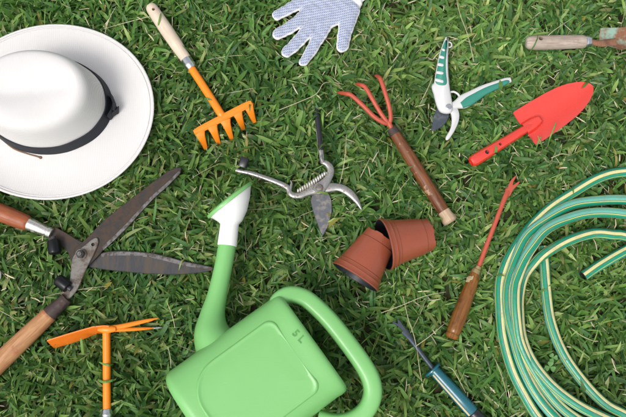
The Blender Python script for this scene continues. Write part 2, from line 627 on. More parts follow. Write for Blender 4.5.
# ------------------------------------------------------------------ lawn ground
g = G()
N = 24
R = 150
xs = np.linspace(-R, R, N + 1)
for j in range(N + 1):
    for i in range(N + 1):
        g.v.append((xs[i], xs[j], 0))
for j in range(N):
    for i in range(N):
        a = j * (N + 1) + i
        g.face((a, a + 1, a + N + 2, a + N + 1))
lawn = g.build('lawn_ground', MAT['soil'], smooth=False)
tag(lawn, 'dark soil and thatch under the green lawn', 'lawn', None, 'structure')

ZB = 0.016          # height at which things come to rest on the pressed turf


# ================================================================== sun hat
def make_hat():
    zb = ZB + 0.012
    c = P(52, 113, zb)
    A = (P(155, 110, zb) - c).x
    B = (P(52, 26.5, zb).y - P(52, 200, zb).y) / 2
    c.y = (P(52, 26.5, zb).y + P(52, 200, zb).y) / 2
    t = thing('sun_hat', 'white woven sun hat with wide brim and black ribbon band on the grass', 'hat', (c.x, c.y, 0))
    cb = P(50, 107, zb + 0.006)
    a0 = px(63)
    b0 = px(49)
    n = 96

    def ell(cx, cy, a, b, zf):
        return [(cx + a * math.cos(2 * math.pi * k / n), cy + b * math.sin(2 * math.pi * k / n), zf(2 * math.pi * k / n)) for k in range(n)]

    g = G()
    rings = []
    wob = lambda an: 0.004 * math.sin(2 * an + 0.6) + 0.002 * math.sin(3 * an + 2)
    M_ = 16
    for side in (0, 1):
        for i in range(M_ + 1):
            s = i / M_ if side == 0 else 1 - i / M_
            a = (a0 - 0.003) * (1 - s) + A * s
            b = (b0 - 0.003) * (1 - s) + B * s
            cx = cb.x * (1 - s) + c.x * s
            cy = cb.y * (1 - s) + c.y * s
            z0 = zb + 0.006 - 0.010 * math.sin(math.pi * s * 0.85) * 0.6 + 0.005 * s ** 3
            off = 0.0018 if side == 0 else 0.0
            rings.append(ell(cx, cy, a, b, lambda an, z0=z0, s=s, off=off: z0 + off + wob(an) * s * s))
    g.rings(rings, False, False)
    g.build('brim', MAT['hat'], t, 50)
    # stitched edge binding
    g = G()
    path = ell(c.x, c.y, A - 0.0012, B - 0.0012, lambda an: zb + 0.006 - 0.0060 * math.sin(math.pi * 0.85) + 0.005 + 0.0009 + wob(an))
    path = path + path[:1]
    g.tube(path, 0.0024, 0.0018, 8, cap=False)
    e = ell(c.x, c.y, A * 0.965, B * 0.962, lambda an: zb + 0.006 - 0.0060 * math.sin(math.pi * 0.82) + 0.005 * 0.9 + 0.0016 + wob(an) * 0.93)
    g.tube(e + e[:1], 0.0006, 0.0005, 6, cap=False)
    g.build('edge_binding', MAT['hat'], t, 60)
    # crown
    H = 0.0985
    prof = [(0, 1.0), (0.012, 0.982), (0.03, 0.955), (0.05, 0.925), (0.07, 0.893), (0.084, 0.862), (0.092, 0.82), (0.0965, 0.765), (0.0982, 0.70), (0.0985, 0.61), (0.0978, 0.50), (0.0968, 0.38), (0.096, 0.26), (0.0955, 0.13), (0.0953, 0.004)]
    pr = cat(prof, 4)
    rings = []
    for h, s in pr:
        rings.append(ell(cb.x - 0.004 * h / H, cb.y + 0.002 * h / H, a0 * s, b0 * s * (1 - 0.02 * h / H),
                         lambda an, h=h, s=s: cb.z + h - (0.0075 * math.exp(-(b0 * s * (math.sin(an) - 0.15 * math.cos(an)) / 0.022) ** 2) * max(0.0, 1 - (s / 0.72) ** 4) if h > 0.09 else 0.0) + (0.0016 * math.sin(3 * an + 1) + 0.0022 * math.cos(2 * an)) * (h / H) * s))
    g = G()
    g.rings(rings, False, True)
    g.build('crown', MAT['hat'], t, 60)
    # ribbon band
    g = G()
    rings = []
    for side in (0, 1):
        for i in range(6):
            f = i / 5 if side == 0 else 1 - i / 5
            h = 0.0015 + 0.026 * f
            s = np.interp(h, [p[0] for p in prof], [p[1] for p in prof])
            d = 0.0024 if side == 0 else 0.0004
            rings.append(ell(cb.x - 0.004 * h / H, cb.y + 0.002 * h / H, a0 * s + d, b0 * s + d,
                             lambda an, h=h: cb.z + h + 0.001 * math.sin(5 * an) + 0.0008 * math.sin(11 * an)))
    g.rings(rings, False, False)
    band = g.build('ribbon_band', MAT['ribbon'], t, 50)
    # flat bow where the ribbon ends meet
    g = G()
    an0 = math.radians(-4)
    q = lambda an, h, d: (cb.x + (a0 + d) * math.cos(an), cb.y + (b0 + d) * math.sin(an), cb.z + h)
    path = [q(an0 + math.radians(x), h, d) for x, h, d in ((-12, 0.013, 0.003), (-6, 0.013, 0.0055), (0, 0.014, 0.0075), (5, 0.0145, 0.0075), (10, 0.0145, 0.005), (15, 0.014, 0.0035))]
    g.tube(cat(path, 4), 0.0016, [0.012 + 0.002 * math.sin(i * 0.5) for i in range(21)], 12, power=4)
    path = [q(an0 + math.radians(x), 0.014, d) for x, d in ((-4, 0.010), (1, 0.0105), (3, 0.009))]
    g.tube(path, 0.0018, 0.0135, 10, power=4)
    path = [q(an0 + math.radians(x), h, d) for x, h, d in ((-8, 0.012, 0.006), (-3, 0.010, 0.012), (0, 0.007, 0.014))]
    g.tube(cat(path, 4), 0.0012, 0.009, 10, power=4)
    g.build('bow', MAT['ribbon'], band, 50)
    # chin cord
    g = G()
    pts = [P(-6, 133, zb + 0.012), P(3, 140, zb + 0.009), P(14, 148.5, zb + 0.007), P(27, 153.5, zb + 0.006), P(36, 156, zb + 0.006), P(42, 158, zb + 0.006)]
    pp = cat(pts, 6)
    g.tube(pp, [0.0017] * (len(pp) - 4) + [0.002, 0.0027, 0.0029, 0.0018], 0.0014, 10)
    g.build('chin_cord', MAT['cord'], t)


make_hat()


# ================================================================== small orange hand rake
def make_rake():
    z = ZB + 0.012
    base = P(190, 66, 0)
    t = thing('hand_rake', 'orange five tined hand rake with pale wooden handle beside the hat brim', 'rake', base)
    a, b = P(149.5, 5, z + 0.002), P(188, 62, z)
    g = G()
    g.rod(a, b, [(0, 0.004), (0.008, 0.0075), (0.03, 0.0098), (0.07, 0.0112), (0.2, 0.0118), (0.45, 0.0125), (0.7, 0.0118), (0.88, 0.0104), (0.97, 0.0096), (1.0, 0.009)], 24, 0.92)
    h = g.build('handle', MAT['beech'], t)
    hp = P(154.5, 11.5, z + 0.002)
    cut(h, [G().rod(hp + Vector((0, 0, -0.03)), hp + Vector((0, 0, 0.03)), [(0, 0.0031), (1, 0.0031)], 14)])
    a2, b2 = P(186, 59.2, z), P(192, 68.6, z)
    g = G()
    g.rod(a2, b2, [(0, 0.0098), (0.05, 0.0103), (0.5, 0.0102), (0.55, 0.0108), (0.62, 0.0108), (0.68, 0.0098), (0.95, 0.0088), (1, 0.008)], 24)
    g.build('ferrule', MAT['zinc'], t)
    g = G()
    pth = cat([P(190, 66, z), P(207, 92, z + 0.002), P(219, 111, z + 0.006), P(224.5, 119.5, z + 0.006)], 6)
    g.tube(pth, [0.0072] * (len(pth) - 5) + [0.0072, 0.0075, 0.0078, 0.008, 0.0075], [0.0066] * (len(pth) - 4) + [0.0055, 0.004, 0.003, 0.0024], 16)
    g.build('shaft', MAT['orange'], t)
    # head: bar bent over into five tines
    L, Rr = P(194, 132.5, z + 0.009), P(251.5, 102.5, z + 0.009)
    ax = (Rr - L)
    d = ax.normalized()
    out = Vector((-d.y, d.x, 0))
    if out.dot(P(190, 66, 0) - L) > 0: out = -out
    g = G()
    m_ = 24
    rr = []
    for i in range(m_ + 1):
        s = i / m_
        p = L + ax * s
        e = 1 - 0.35 * (abs(2 * s - 1) ** 8)
        rr.append([p + out * (o * e) + Vector((0, 0, zz)) for o, zz in ((-0.0062, -0.001), (-0.0058, 0.0012), (-0.002, 0.0022), (0.003, 0.0012), (0.0062, -0.002), (0.0056, -0.0042), (0.002, -0.001), (-0.003, 0.0))])
    g.rings(rr)
    g.build('rake_head', MAT['orange'], t, 50)
    tines = [((199.5, 131.5), (206, 149)), ((212, 126), (219, 144)), ((225, 120), (232, 139.5)), ((237, 112), (243.5, 129.5)), ((248, 105), (254.5, 122.5))]
    for (u0, v0), (u1, v1) in tines:
        b0 = P(u0, v0, z + 0.007)
        tip = P(u1, v1, 0.006)
        mid = b0.lerp(tip, 0.45) + Vector((0, 0, 0.006))
        pth = cat([b0, mid, tip], 5)
        w = np.interp(np.linspace(0, 1, len(pth)), [0, 0.25, 0.6, 1], [0.0105, 0.0078, 0.0060, 0.0038])
        th = np.interp(np.linspace(0, 1, len(pth)), [0, 1], [0.0022, 0.0013])
        g = G()
        g.tube(pth, list(w), list(th), 12, power=3)
        g.build('tine', MAT['orange'], t, 50)


make_rake()


# ================================================================== gloves
def make_glove(name, label, group, xf, matkey):
    z = ZB + 0.010
    base = P(*xf(325, 10), 0)
    t = thing(name, label, 'glove', base, group)
    g = G()

    def cap(pts, rr, zs=0.62, dz=0.0):
        w = [P(*xf(u, v), z + dz) for u, v in pts]
        path, rad = [], []
        p0, p1 = Vector(w[0]), Vector(w[-1])
        d0 = (w[0] - w[1]).normalized()
        d1 = (w[-1] - w[-2]).normalized()
        for k in range(5):
            an = k / 5 * math.pi / 2
            path.append(p0 + d0 * px(rr[0]) * math.cos(an)); rad.append(max(px(rr[0]) * math.sin(an), 0.0004))
        n_ = 5
        cc = cat([tuple(p) for p in w], n_)
        r_ = np.interp(np.linspace(0, len(w) - 1, len(cc)), range(len(w)), rr)
        for p, r in zip(cc, r_):
            path.append(Vector(p)); rad.append(px(r))
        for k in range(1, 6):
            an = k / 5 * math.pi / 2
            path.append(p1 + d1 * px(rr[-1]) * math.sin(an)); rad.append(max(px(rr[-1]) * math.cos(an), 0.0004))
        g.tube(path, rad, [min(r * zs, 0.0085) for r in rad], 20)

    cap([(277, 15.5), (288, 9.5), (304, 1)], [5.4, 6.2, 7.2])
    cap([(278.5, 34), (291, 27), (308, 13)], [6.3, 6.8, 7.4])
    cap([(287, 52), (297, 43), (315, 22)], [6.3, 6.9, 7.4])
    cap([(303.5, 62), (311, 51), (324, 28)], [4.9, 6.0, 7.4])
    cap([(342.5, 46.5), (345, 32), (350, 12)], [6.7, 7.8, 10.5], 0.62, 0.003)
    cap([(306, -2), (330, 0), (350, -2)], [11, 14, 13], 0.5)
    cap([(312, 12), (330, 10), (350, 2)], [10, 13, 13], 0.55)
    cap([(322, 24), (332, 18), (348, 6)], [8, 10, 12], 0.6)
    cap([(306, -10), (330, -14), (352, -12)], [10, 12, 12], 0.5)
    cap([(340, -2), (356, -12), (372, -30), (380, -44)], [16, 17, 16, 17], 0.5)
    o = g.build('hand_shell', MAT[matkey], t)
    apply_mods(o, [('REMESH', dict(mode='VOXEL', voxel_size=0.0013)), ('SMOOTH', dict(factor=0.5, iterations=6))])
    me = o.data
    me.materials.clear()
    me.materials.append(MAT[matkey])
    # gentle creases
    nv = len(me.vertices)
    co = np.empty(nv * 3, np.float32)
    me.vertices.foreach_get('co', co)
    co = co.reshape(-1, 3)
    nr = np.empty(nv * 3, np.float32)
    me.vertices.foreach_get('normal', nr)
    nr = nr.reshape(-1, 3)
    cr = np.sin(co[:, 0] * 260 + np.sin(co[:, 1] * 90) * 2.4) * np.sin(co[:, 1] * 170 + co[:, 0] * 60)
    co = co + nr * (cr * 0.0008 + 0.0003 * np.sin(co[:, 0] * 520 + co[:, 1] * 310) * np.sin(co[:, 1] * 410))[:, None]
    me.vertices.foreach_set('co', co.ravel())
    wx = P(*xf(352, 2), z)
    wd_ = (P(*xf(380, -44), z) - P(*xf(340, 0), z)).normalized()
    lx = co[:, 0] + base.x - wx.x
    ly = co[:, 1] + base.y - wx.y
    along = lx * wd_.x + ly * wd_.y
    palm = np.clip((nr[:, 2] - 0.62) / 0.2, 0, 1) * np.clip((-along) / 0.002 + 0.5, 0, 1)
    at = me.attributes.new('palm', 'FLOAT', 'POINT')
    at.data.foreach_set('value', palm.astype(np.float32))
    me.polygons.foreach_set('use_smooth', [True] * len(me.polygons))
    # ribbed cuff
    g = G()
    c0, c1 = P(*xf(372, -30), z), P(*xf(394, -66), z)
    pr = []
    for i in range(41):
        s = i / 40
        pr.append((s, 0.031 + 0.003 * s + 0.0008 * math.sin(i * 2.2)))
    pr += [(0.98, 0.030), (0.9, 0.029)]
    g.rod(c0, c1, pr, 28, 0.34)
    g.build('cuff', MAT['glove_plain'], t, 60)


make_glove('work_glove', 'white knitted work glove with blue dotted palm, fingers spread, at top edge', None, lambda u, v: (u, v), 'glove')


def xf_left(u, v):
    # a second glove just outside the left edge: only a fingertip comes into the frame
    a = math.radians(-145.5)
    du, dv = (u - 287), (v - 52)
    return (-4.6 + du * math.cos(a) - dv * math.sin(a), 275.5 + du * math.sin(a) + dv * math.cos(a))


make_glove('work_glove', 'white cotton fingertip just peeking in at left edge below red shear handle', None, xf_left, 'glove_plain')


# ================================================================== hedge shears
def make_shears():
    z = ZB + 0.004
    piv = P(81.2, 255, z)
    t = thing('hedge_shears', 'old rusty hedge shears with open blades and wooden handles below the hat', 'shears', (piv.x, piv.y, 0))
    W = lambda pts, zz: [P(u, v, zz) for u, v in pts]
    # upper blade (lies on top)
    zA = z + 0.008
    zl = z + 0.001
    g = G()
    up = [(88.5, 237.5), (97, 228), (106.8, 218.6), (122, 206.5), (138, 194.3), (153, 182.5), (167.6, 171.9), (176, 168.3), (181.6, 167.8), (181.3, 171), (179.5, 175), (167, 187.5),
          (153.6, 199.5), (140, 214), (128.6, 227), (115, 240.5), (103, 251), (97, 258), (90, 265), (80, 266), (74, 259), (75, 249)]
    g.plate(W(up, zA), zA, 0.0042, 0.0009)
    b1 = g.build('blade', MAT['shear_steel'], t)
    b1['label'] = 'brown rusted blade pointing up right'
    g = G()
    ed = [(103.5, 250.2), (115, 239.7), (128.4, 226.3), (140, 213), (153.4, 198.7), (167, 186.7), (179.2, 174.4), (180.6, 171.8), (178.5, 171.2), (166, 183.6), (152, 195.6), (138.5, 210), (127, 223), (114, 236), (102.5, 246.5)]
    g.plate(W(ed, zA + 0.0042), zA + 0.0037, 0.0009, 0.0002)
    g.build('cutting_edge', MAT['edge_steel'], b1)
    # lower blade
    g = G()
    lo = [(88, 256), (100.5, 253.2), (110, 251.4), (122.4, 251.0), (138, 251.6), (153.6, 253.4), (170, 257.2), (184.8, 261.4), (200, 264.3), (211, 266.8), (213.8, 268.4), (213, 270.2), (206, 272), (200.4, 273), (185, 274.2),
          (169, 274.6), (145, 273.6), (122.4, 271.7), (107, 270), (92.8, 268), (80, 264), (74, 256), (80, 248)]
    g.plate(W(lo, zl), zl, 0.0042, 0.0009)
    b2 = g.build('blade', MAT['shear_steel2'], t)
    b2['label'] = 'dark blade pointing right'
    g = G()
    ed = [(101, 254), (110, 252), (122.4, 251.6), (138, 252.2), (153.6, 254.0), (170, 257.8), (184.8, 262), (200, 264.9), (211, 267.3), (210, 268.9), (199, 268.2), (184, 265.8), (169, 261.8), (153, 258), (138, 256), (122.4, 255.4), (110, 255.8), (101.5, 257)]
    g.plate(W(ed, zl + 0.0042), zl + 0.0037, 0.0009, 0.0002)
    g.build('cutting_edge', MAT['edge_steel'], b2)
    # tangs
    g = G()
    ta = [(48, 238.5), (50, 229.5), (55.5, 227.5), (61, 230), (69, 234.5), (77, 239.5), (85, 243.5), (90, 248), (90, 262), (82, 267), (74, 265), (70.5, 259), (68.5, 252.5), (64, 248), (58, 245.5), (52, 243)]
    zt = zl + 0.0045
    g.plate(W(ta, zt), zt, 0.0035, 0.0009, smooth=3)
    g.build('tang', MAT['shear_steel'], t)
    g = G()
    zt2 = zA + 0.0045
    tb = [(97.2, 238), (98.6, 241), (98, 245.5), (94.5, 254), (89.5, 263.5), (84.5, 274), (80.5, 284), (76.5, 291.5), (70, 298.5), (64, 299), (61, 294.5), (64.5, 289), (69, 283), (71, 275), (71.5, 267), (73, 258.5), (78, 251), (86, 245), (92.5, 239.5)]
    g.plate(W(tb, zt2), zt2, 0.0036, 0.0010, smooth=3)
    tg = g.build('tang', MAT['cleat'], t)
    cut(tg, [G().rod(P(93.5, 244.8, zt2) + Vector((0, 0, -0.02)), P(93.5, 244.8, zt2) + Vector((0, 0, 0.02)), [(0, 0.0032), (1, 0.0032)], 12)])
    # pivot bolt: washer, hex nut, thread end
    pz = zt2 + 0.0036
    g = G()
    c = P(81.2, 254.5, pz)
    g.rod(c, c + Vector((0, 0, 0.0022)), [(0, 0.0103), (0.6, 0.0103), (1, 0.0095)], 28)
    nut = g.build('washer', MAT['cleat'], t)
    g = G()
    g.rod(c + Vector((0, 0, 0.0022)), c + Vector((0, 0, 0.0092)), [(0, 0.0074), (0.8, 0.0074), (1, 0.0064)], 6)
    nt_ = g.build('pivot_nut', MAT['shear_steel2'], t, 20)
    g = G()
    g.rod(c + Vector((0, 0, 0.0085)), c + Vector((0, 0, 0.0125)), [(0, 0.004), (0.8, 0.004), (1, 0.0034)], 14)
    g.build('bolt_end', MAT['edge_steel'], nt_)
    # rubber bumpers
    for (u, v), (du, dv), r in (((54.3, 247), (0.12, 1), 0.0112), ((62.8, 283.3), (-0.72, -0.55), 0.0108)):
        zc = ZB + 0.0235
        c = P(u, v, zc)
        e = P(u + du, v + dv, zc) - c
        e.normalize()
        a_, b_ = c - e * 0.0125, c + e * 0.0125
        g = G()
        g.rod(a_, b_, [(0, 0.004), (0.0, r * 0.86), (0.04, r * 0.95), (0.12, r), (0.82, r * 1.02), (0.93, r * 0.97), (1.0, r * 0.8), (1.0, 0.003)], 24)
        g.build('rubber_bumper', MAT['rubber'], t, 50)
        g = G()
        g.rod(a_ - e * 0.006, a_ + e * 0.004, [(0, 0.0045), (1, 0.0045)], 12)
        g.build('bumper_stud', MAT['shear_steel2'], t)
    # upper left handle
    zh = ZB + 0.0155
    f0, f1 = P(52, 233.6, zh), P(27.5, 223.3, zh)
    g = G()
    g.rod(f0, f1, [(0, 0.0085), (0.02, 0.0093), (0.1, 0.0095), (0.12, 0.0100), (0.16, 0.0100), (0.18, 0.0095), (0.6, 0.0108), (0.95, 0.0118), (1, 0.0118)], 24)
    g.build('ferrule', MAT['ferrule_silver'], t)['label'] = 'worn silver ferrule'
    g = G()
    e = P(-95, 175, zh + 0.004)
    f1b = P(30, 224.3, zh)
    g.rod(f1b, e, [(0, 0.0100), (0.015, 0.0128), (0.03, 0.0140), (0.1, 0.0152), (0.35, 0.0165), (0.7, 0.0155), (0.9, 0.0165), (0.97, 0.014), (1, 0.006)], 28)
    g.build('handle', MAT['red_wood'], t)['label'] = 'red brown wooden handle'
    # lower left handle
    f0, f1 = P(67, 298, zh + 0.002), P(49, 314.6, zh + 0.001)
    g = G()
    g.rod(f0, f1, [(0, 0.0085), (0.02, 0.0105), (0.1, 0.0108), (0.14, 0.0114), (0.2, 0.0108), (0.6, 0.0122), (0.97, 0.0138), (1, 0.0138)], 24)
    g.build('ferrule', MAT['ferrule_dark'], t)['label'] = 'dark rusty ferrule'
    g = G()
    f1b = P(50.5, 313.3, zh + 0.001)
    e = P(-62, 421, zh + 0.003)
    g.rod(f1b, e, [(0, 0.012), (0.012, 0.0142), (0.03, 0.0146), (0.045, 0.0141), (0.06, 0.0147), (0.2, 0.0158), (0.5, 0.0170), (0.8, 0.016), (0.93, 0.017), (0.98, 0.014), (1, 0.006)], 28)
    g.build('handle', MAT['tan_wood'], t)['label'] = 'pale tan wooden handle'


make_shears()


# ================================================================== orange hand hoe
def make_hoe():
    z = ZB + 0.012
    base = P(106.6, 370, 0)
    t = thing('hand_hoe', 'orange two headed hand hoe with flat blade and two prongs', 'hoe', base)
    g = G()
    pth = cat([P(107.0, 418, z), P(106.8, 380, z + 0.001), P(106.6, 350, z + 0.004), P(106.4, 330, z + 0.007)], 6)
    g.tube(pth, 0.0067, 0.0067, 18)
    g.build('shaft', MAT['orange'], t)
    g = G()
    a, b = P(107, 409, z), P(107.4, 424, z)
    g.rod(a, b, [(0, 0.0078), (0.06, 0.0086), (0.3, 0.0092), (0.34, 0.0098), (0.42, 0.0098), (0.46, 0.0092), (1, 0.0102)], 22)
    g.build('ferrule', MAT['zinc'], t)
    g = G()
    a, b = P(107.3, 421, z), P(108.5, 500, z + 0.002)
    g.rod(a, b, [(0, 0.0095), (0.1, 0.0115), (0.4, 0.013), (0.8, 0.0118), (0.95, 0.0105), (1, 0.005)], 22)
    g.build('handle', MAT['beech'], t)
    # blade: steep plate, upper edge bright
    def hoe_sheet(tops, lows, zt, zlw, th):
        rr = []
        for (ut, vt), (ul, vl), za, zb_ in zip(tops, lows, zt, zlw):
            p, q = P(ut, vt, za), P(ul, vl, zb_)
            nrm = Vector((0, 0, 1)).cross((P(ut + 1, vt, za) - p)).normalized() * th
            rr.append([p, p + nrm, q + nrm, q])
        return rr
    g = G()
    g.rings(hoe_sheet([(47, 341.3), (62, 336.6), (78, 331.8), (93, 327.6), (104, 326.6), (109, 327.2)],
                      [(54, 348.4), (68, 344.4), (80, 340.6), (94, 335.0), (104, 333), (109, 332)],
                      [z + 0.010, z + 0.013, z + 0.016, z + 0.019, z + 0.020, z + 0.020], [0.004, 0.006, 0.007, 0.010, 0.013, 0.014], 0.0022))
    g.build('hoe_blade', MAT['orange_worn'], t, 30)
    # socket eye where the head meets the shaft
    g = G()
    c0, c1 = P(98, 329.5, z + 0.012), P(116, 329, z + 0.012)
    g.rod(c0, c1, [(0, 0.003), (0.2, 0.0052), (0.5, 0.0072), (0.8, 0.0056), (1, 0.004)], 16)
    g.build('head_socket', MAT['orange'], t)
    for pts, tip, r in (([(108, 328.2), (122, 326.2), (140, 322.2), (158, 318.2)], 0.028, 0.0040), ([(110, 330.0), (124, 329.6), (140, 328.8), (155, 328.0)], 0.018, 0.0033)):
        w = [P(u, v, z + 0.012 + (tip - z - 0.012) * i / 3) for i, (u, v) in enumerate(pts)]
        pp = cat(w, 5)
        rad = np.interp(np.linspace(0, 1, len(pp)), [0, 0.5, 0.85, 1], [r, r * 1.05, r * 0.7, 0.0006])
        g = G()
        g.tube(pp, list(rad), list(rad * 0.75), 12)
        pg = g.build('prong', MAT['orange'], t)
        if r < 0.0035:
            g = G()
            a, b = P(152, 328.1, tip), P(162, 327.6, tip - 0.002)
            g.rod(a, b, [(0, 0.0018), (0.7, 0.0014), (1, 0.0004)], 10)
            g.build('bare_tip', MAT['bare_tip'], pg)


make_hoe()


# ================================================================== watering can
def make_can():
    th = 0.068                         # half thickness
    zc = ZB + th - 0.002
    zt = zc + th * 0.9
    F0, F1 = P(163, 377, zc + 0.02), P(279, 292, zc + 0.03)
    Bk = P(344, 393, zc + 0.03)
    up = (F1 - F0)
    up.z = 0
    Hc = up.length
    up.normalize()
    wv = Vector((up.y, -up.x, 0))                    # front -> back
    if wv.dot(Bk - F1) < 0: wv = -wv
    Wd = (Bk - F1).dot(wv)
    F0.z = F1.z = zc
    t = thing('watering_can', 'light green plastic watering can with white rose lying on its side', 'watering can', (F0 + up * Hc / 2 + wv * Wd / 2) * 1)
    t.location.z = 0
    n = 72

    def sect(h, inset=0.0, grow=0.0):
        s = h / Hc
        a = Wd / 2 * (1.02 - 0.02 * s) - inset + grow
        b = th * (1.02 - 0.10 * s) - inset * 0.9 + grow
        c = F0 + up * h + wv * (Wd / 2)
        c.z = zc
        out = []
        for k in range(n):
            an = 2 * math.pi * k / n
            ca, sa = math.cos(an), math.sin(an)
            e = 2 / 3.4
            out.append(c + wv * (-a * math.copysign(abs(ca) ** e, ca)) + Vector((0, 0, b * math.copysign(abs(sa) ** e, sa))))
        return out

    g = G()
    rr = []
    rb = 0.016
    for k in range(8):
        an = k / 7 * math.pi / 2
        rr.append(sect(rb * (1 - math.sin(an)) * 0.9, rb * (1 - math.cos(an))) if False else sect(rb * (1 - math.cos(math.pi / 2 * k / 7)), rb * (1 - math.sin(math.pi / 2 * k / 7))))
    for s in np.linspace(0.1, 0.9, 18):
        rr.append(sect(Hc * s))
    rr.append(sect(Hc * 0.94, 0, 0.0012))
    rt = 0.009
    for k in range(7):
        an = k / 6 * math.pi / 2
        rr.append(sect(Hc - rt + rt * math.sin(an), rt * (1 - math.cos(an)), 0.0008))
    rr.append(sect(Hc - 0.002, 0.013))
    rr.append(sect(Hc - 0.03, 0.016))
    rr.append(sect(Hc - 0.10, 0.018))
    g.rings(rr)
    body = g.build('body', MAT['can'], t, 45)
    # raised side panel with rounded lower corners, following the bulged side
    def face_z(wpos, h, extra):
        s = h / Hc
        a = Wd / 2 * (1.02 - 0.02 * s)
        b = th * (1.02 - 0.10 * s)
        x = min(abs(wpos - Wd / 2) / a, 0.98)
        return zc + b * (1 - x ** 3.4) ** (1 / 3.4) + extra
    x0, x1, h0, h1 = Wd * 0.14, Wd * 0.865, Hc * 0.12, Hc * 0.86
    rc0, rc1 = 0.055, 0.016

    def rr_outline(ins):
        pts = []
        for cx, cy, r, a0 in ((x0 + rc0, h0 + rc0, rc0, 180), (x1 - rc0, h0 + rc0, rc0, 270), (x1 - rc1, h1 - rc1, rc1, 0), (x0 + rc1, h1 - rc1, rc1, 90)):
            for k in range(12):
                an = math.radians(a0 + 90 * k / 11)
                r_ = max(r - ins, 0.0008)
                cx_ = cx
                pts.append((cx + math.cos(an) * r_ if r > ins else cx + math.cos(an) * 0.0008 - 0, cy + math.sin(an) * r_))
        return pts
    # loft of shrinking outlines so that the panel stays curved
    g = G()
    rings = []
    cxm, cym = (x0 + x1) / 2, (h0 + h1) / 2
    for k, (ins, ex) in enumerate(((0, -0.0012), (0.0008, 0.0004), (0.0018, 0.0018), (0.0030, 0.0024), (0.0044, 0.0020), (0.0062, 0.0011), (0.009, 0.0008), (0.016, 0.0008), (0.026, 0.0008), (0.038, 0.0008), (0.052, 0.0008), (0.066, 0.0008))):
        sx = 1 - ins / ((x1 - x0) / 2)
        sy = 1 - ins / ((h1 - h0) / 2)
        ring = []
        for x, h in rr_outline(0):
            X = cxm + (x - cxm) * sx
            Hh = cym + (h - cym) * sy
            p = F0 + up * Hh + wv * X
            p.z = face_z(X, Hh, ex)
            ring.append(p)
        rings.append(ring)
    g.rings(rings, False, True)
    g.build('side_panel', MAT['can'], t, 60)
    # second, outer line: shallow step round the panel on the front and base side
    # capacity mark
    cu = bpy.data.curves.new('capacity_mark', 'FONT')
    cu.body = '5 L'
    cu.size = 0.0165
    cu.extrude = 0.0005
    cu.align_x = 'CENTER'
    cu.align_y = 'CENTER'
    cu.offset = 0.0004
    to = bpy.data.objects.new('tmp_text', cu)
    COL.objects.link(to)
    bpy.context.view_layer.update()
    me = bpy.data.meshes.new_from_object(to.evaluated_get(bpy.context.evaluated_depsgraph_get()))
    bpy.data.objects.remove(to)
    pc = P(298.5, 336.5, zt)
    X = P(305.5, 343.6, zt) - pc
    X.z = 0
    X.normalize()
    Y = Vector((-X.y, X.x, 0))
    rel = pc - F0
    me.transform(Matrix(((X.x, Y.x, 0, 0), (X.y, Y.y, 0, 0), (0, 0, 1, 0), (0, 0, 0, 1))))
    for v in me.vertices:
        w = Vector((v.co.x + pc.x, v.co.y + pc.y, 0))
        q = w - F0
        zz = face_z(q.dot(wv), q.dot(up), 0.0011 + v.co.z)
        v.co = Vector((w.x, w.y, zz)) - t.location
    link('capacity_mark', me, MAT['can_mark'], t, 30, False)
    # spout
    sp = [((219, 349), 0.040, 0.046), ((212.5, 333), 0.031, 0.038), ((212.5, 316), 0.0215, 0.026), ((216.5, 298), 0.0170, 0.0185), ((220.5, 280), 0.0156, 0.0160), ((224.2, 262), 0.0152, 0.0152), ((227.5, 243), 0.0152, 0.0152)]
    pts = [tuple(P(u, v, zc - 0.004)) + (a, b) for (u, v), a, b in sp]
    pp = cat(pts, 6)
    g = G()
    g.tube([q[:3] for q in pp], [q[3] for q in pp], [q[4] for q in pp], 28)
    g.build('spout', MAT['can'], t, 50)
    # root fillet of the spout on the body's front
    # rose
    zr = zc - 0.004
    ca, cb = P(227, 246, zr), P(229.6, 224, zr)
    dn = (cb - ca).normalized()
    g = G()
    disc_c = P(230.3, 200.5, zr)
    dl, dr = P(208.6, 217.5, zr), P(252, 183.5, zr)
    du = (dr - dl)
    R0 = du.length / 2
    du.normalize()
    dnrm = Vector((-du.y, du.x, 0))
    if dnrm.dot(disc_c - ca) < 0: dnrm = -dnrm
    nn = 40

    def ringp(c, u, r, nrm=None, rz=None, tl=0.0):
        rz = rz or r
        vv = Vector((0, 0, 1)) * math.cos(tl) + dnrm * math.sin(tl)
        return [c + u * (r * math.cos(2 * math.pi * k / nn)) + vv * (rz * math.sin(2 * math.pi * k / nn)) for k in range(nn)]
    TL = math.radians(-11)
    dn2 = dnrm * math.cos(TL) - Vector((0, 0, 1)) * math.sin(TL)
    s0 = Vector((dn.y, -dn.x, 0))
    rings = [ringp(ca, s0, 0.0162), ringp(ca.lerp(cb, 0.05), s0, 0.0166), ringp(ca.lerp(cb, 0.9), s0, 0.0158), ringp(cb, s0.lerp(du, 0.1).normalized(), 0.0160)]
    for k in (0.12, 0.4, 0.7, 0.9, 1.0):
        c = cb.lerp(disc_c, k)
        u = s0.lerp(du, min(1, k * 1.05)).normalized()
        r = 0.016 + (R0 * 0.97 - 0.016) * k ** 0.82
        rings.append(ringp(c, u, r, rz=r * (1 - 0.06 * k), tl=TL * k))
    g.rings(rings)
    rose = g.build('rose', MAT['rose_white'], t, 45)
    g = G()
    rz = R0 * 0.98
    rings = [ringp(disc_c + dn2 * o_, du, R0 * f_, rz=rz * f2, tl=TL) for o_, f_, f2 in
             ((-0.002, 0.99, 0.965), (-0.0015, 1.02, 0.99), (0.0028, 1.02, 0.99), (0.0042, 0.985, 0.96), (0.006, 0.7, 0.7), (0.007, 0.3, 0.3))]
    g.rings(rings)
    g.build('rose_plate', MAT['can'], rose, 45)
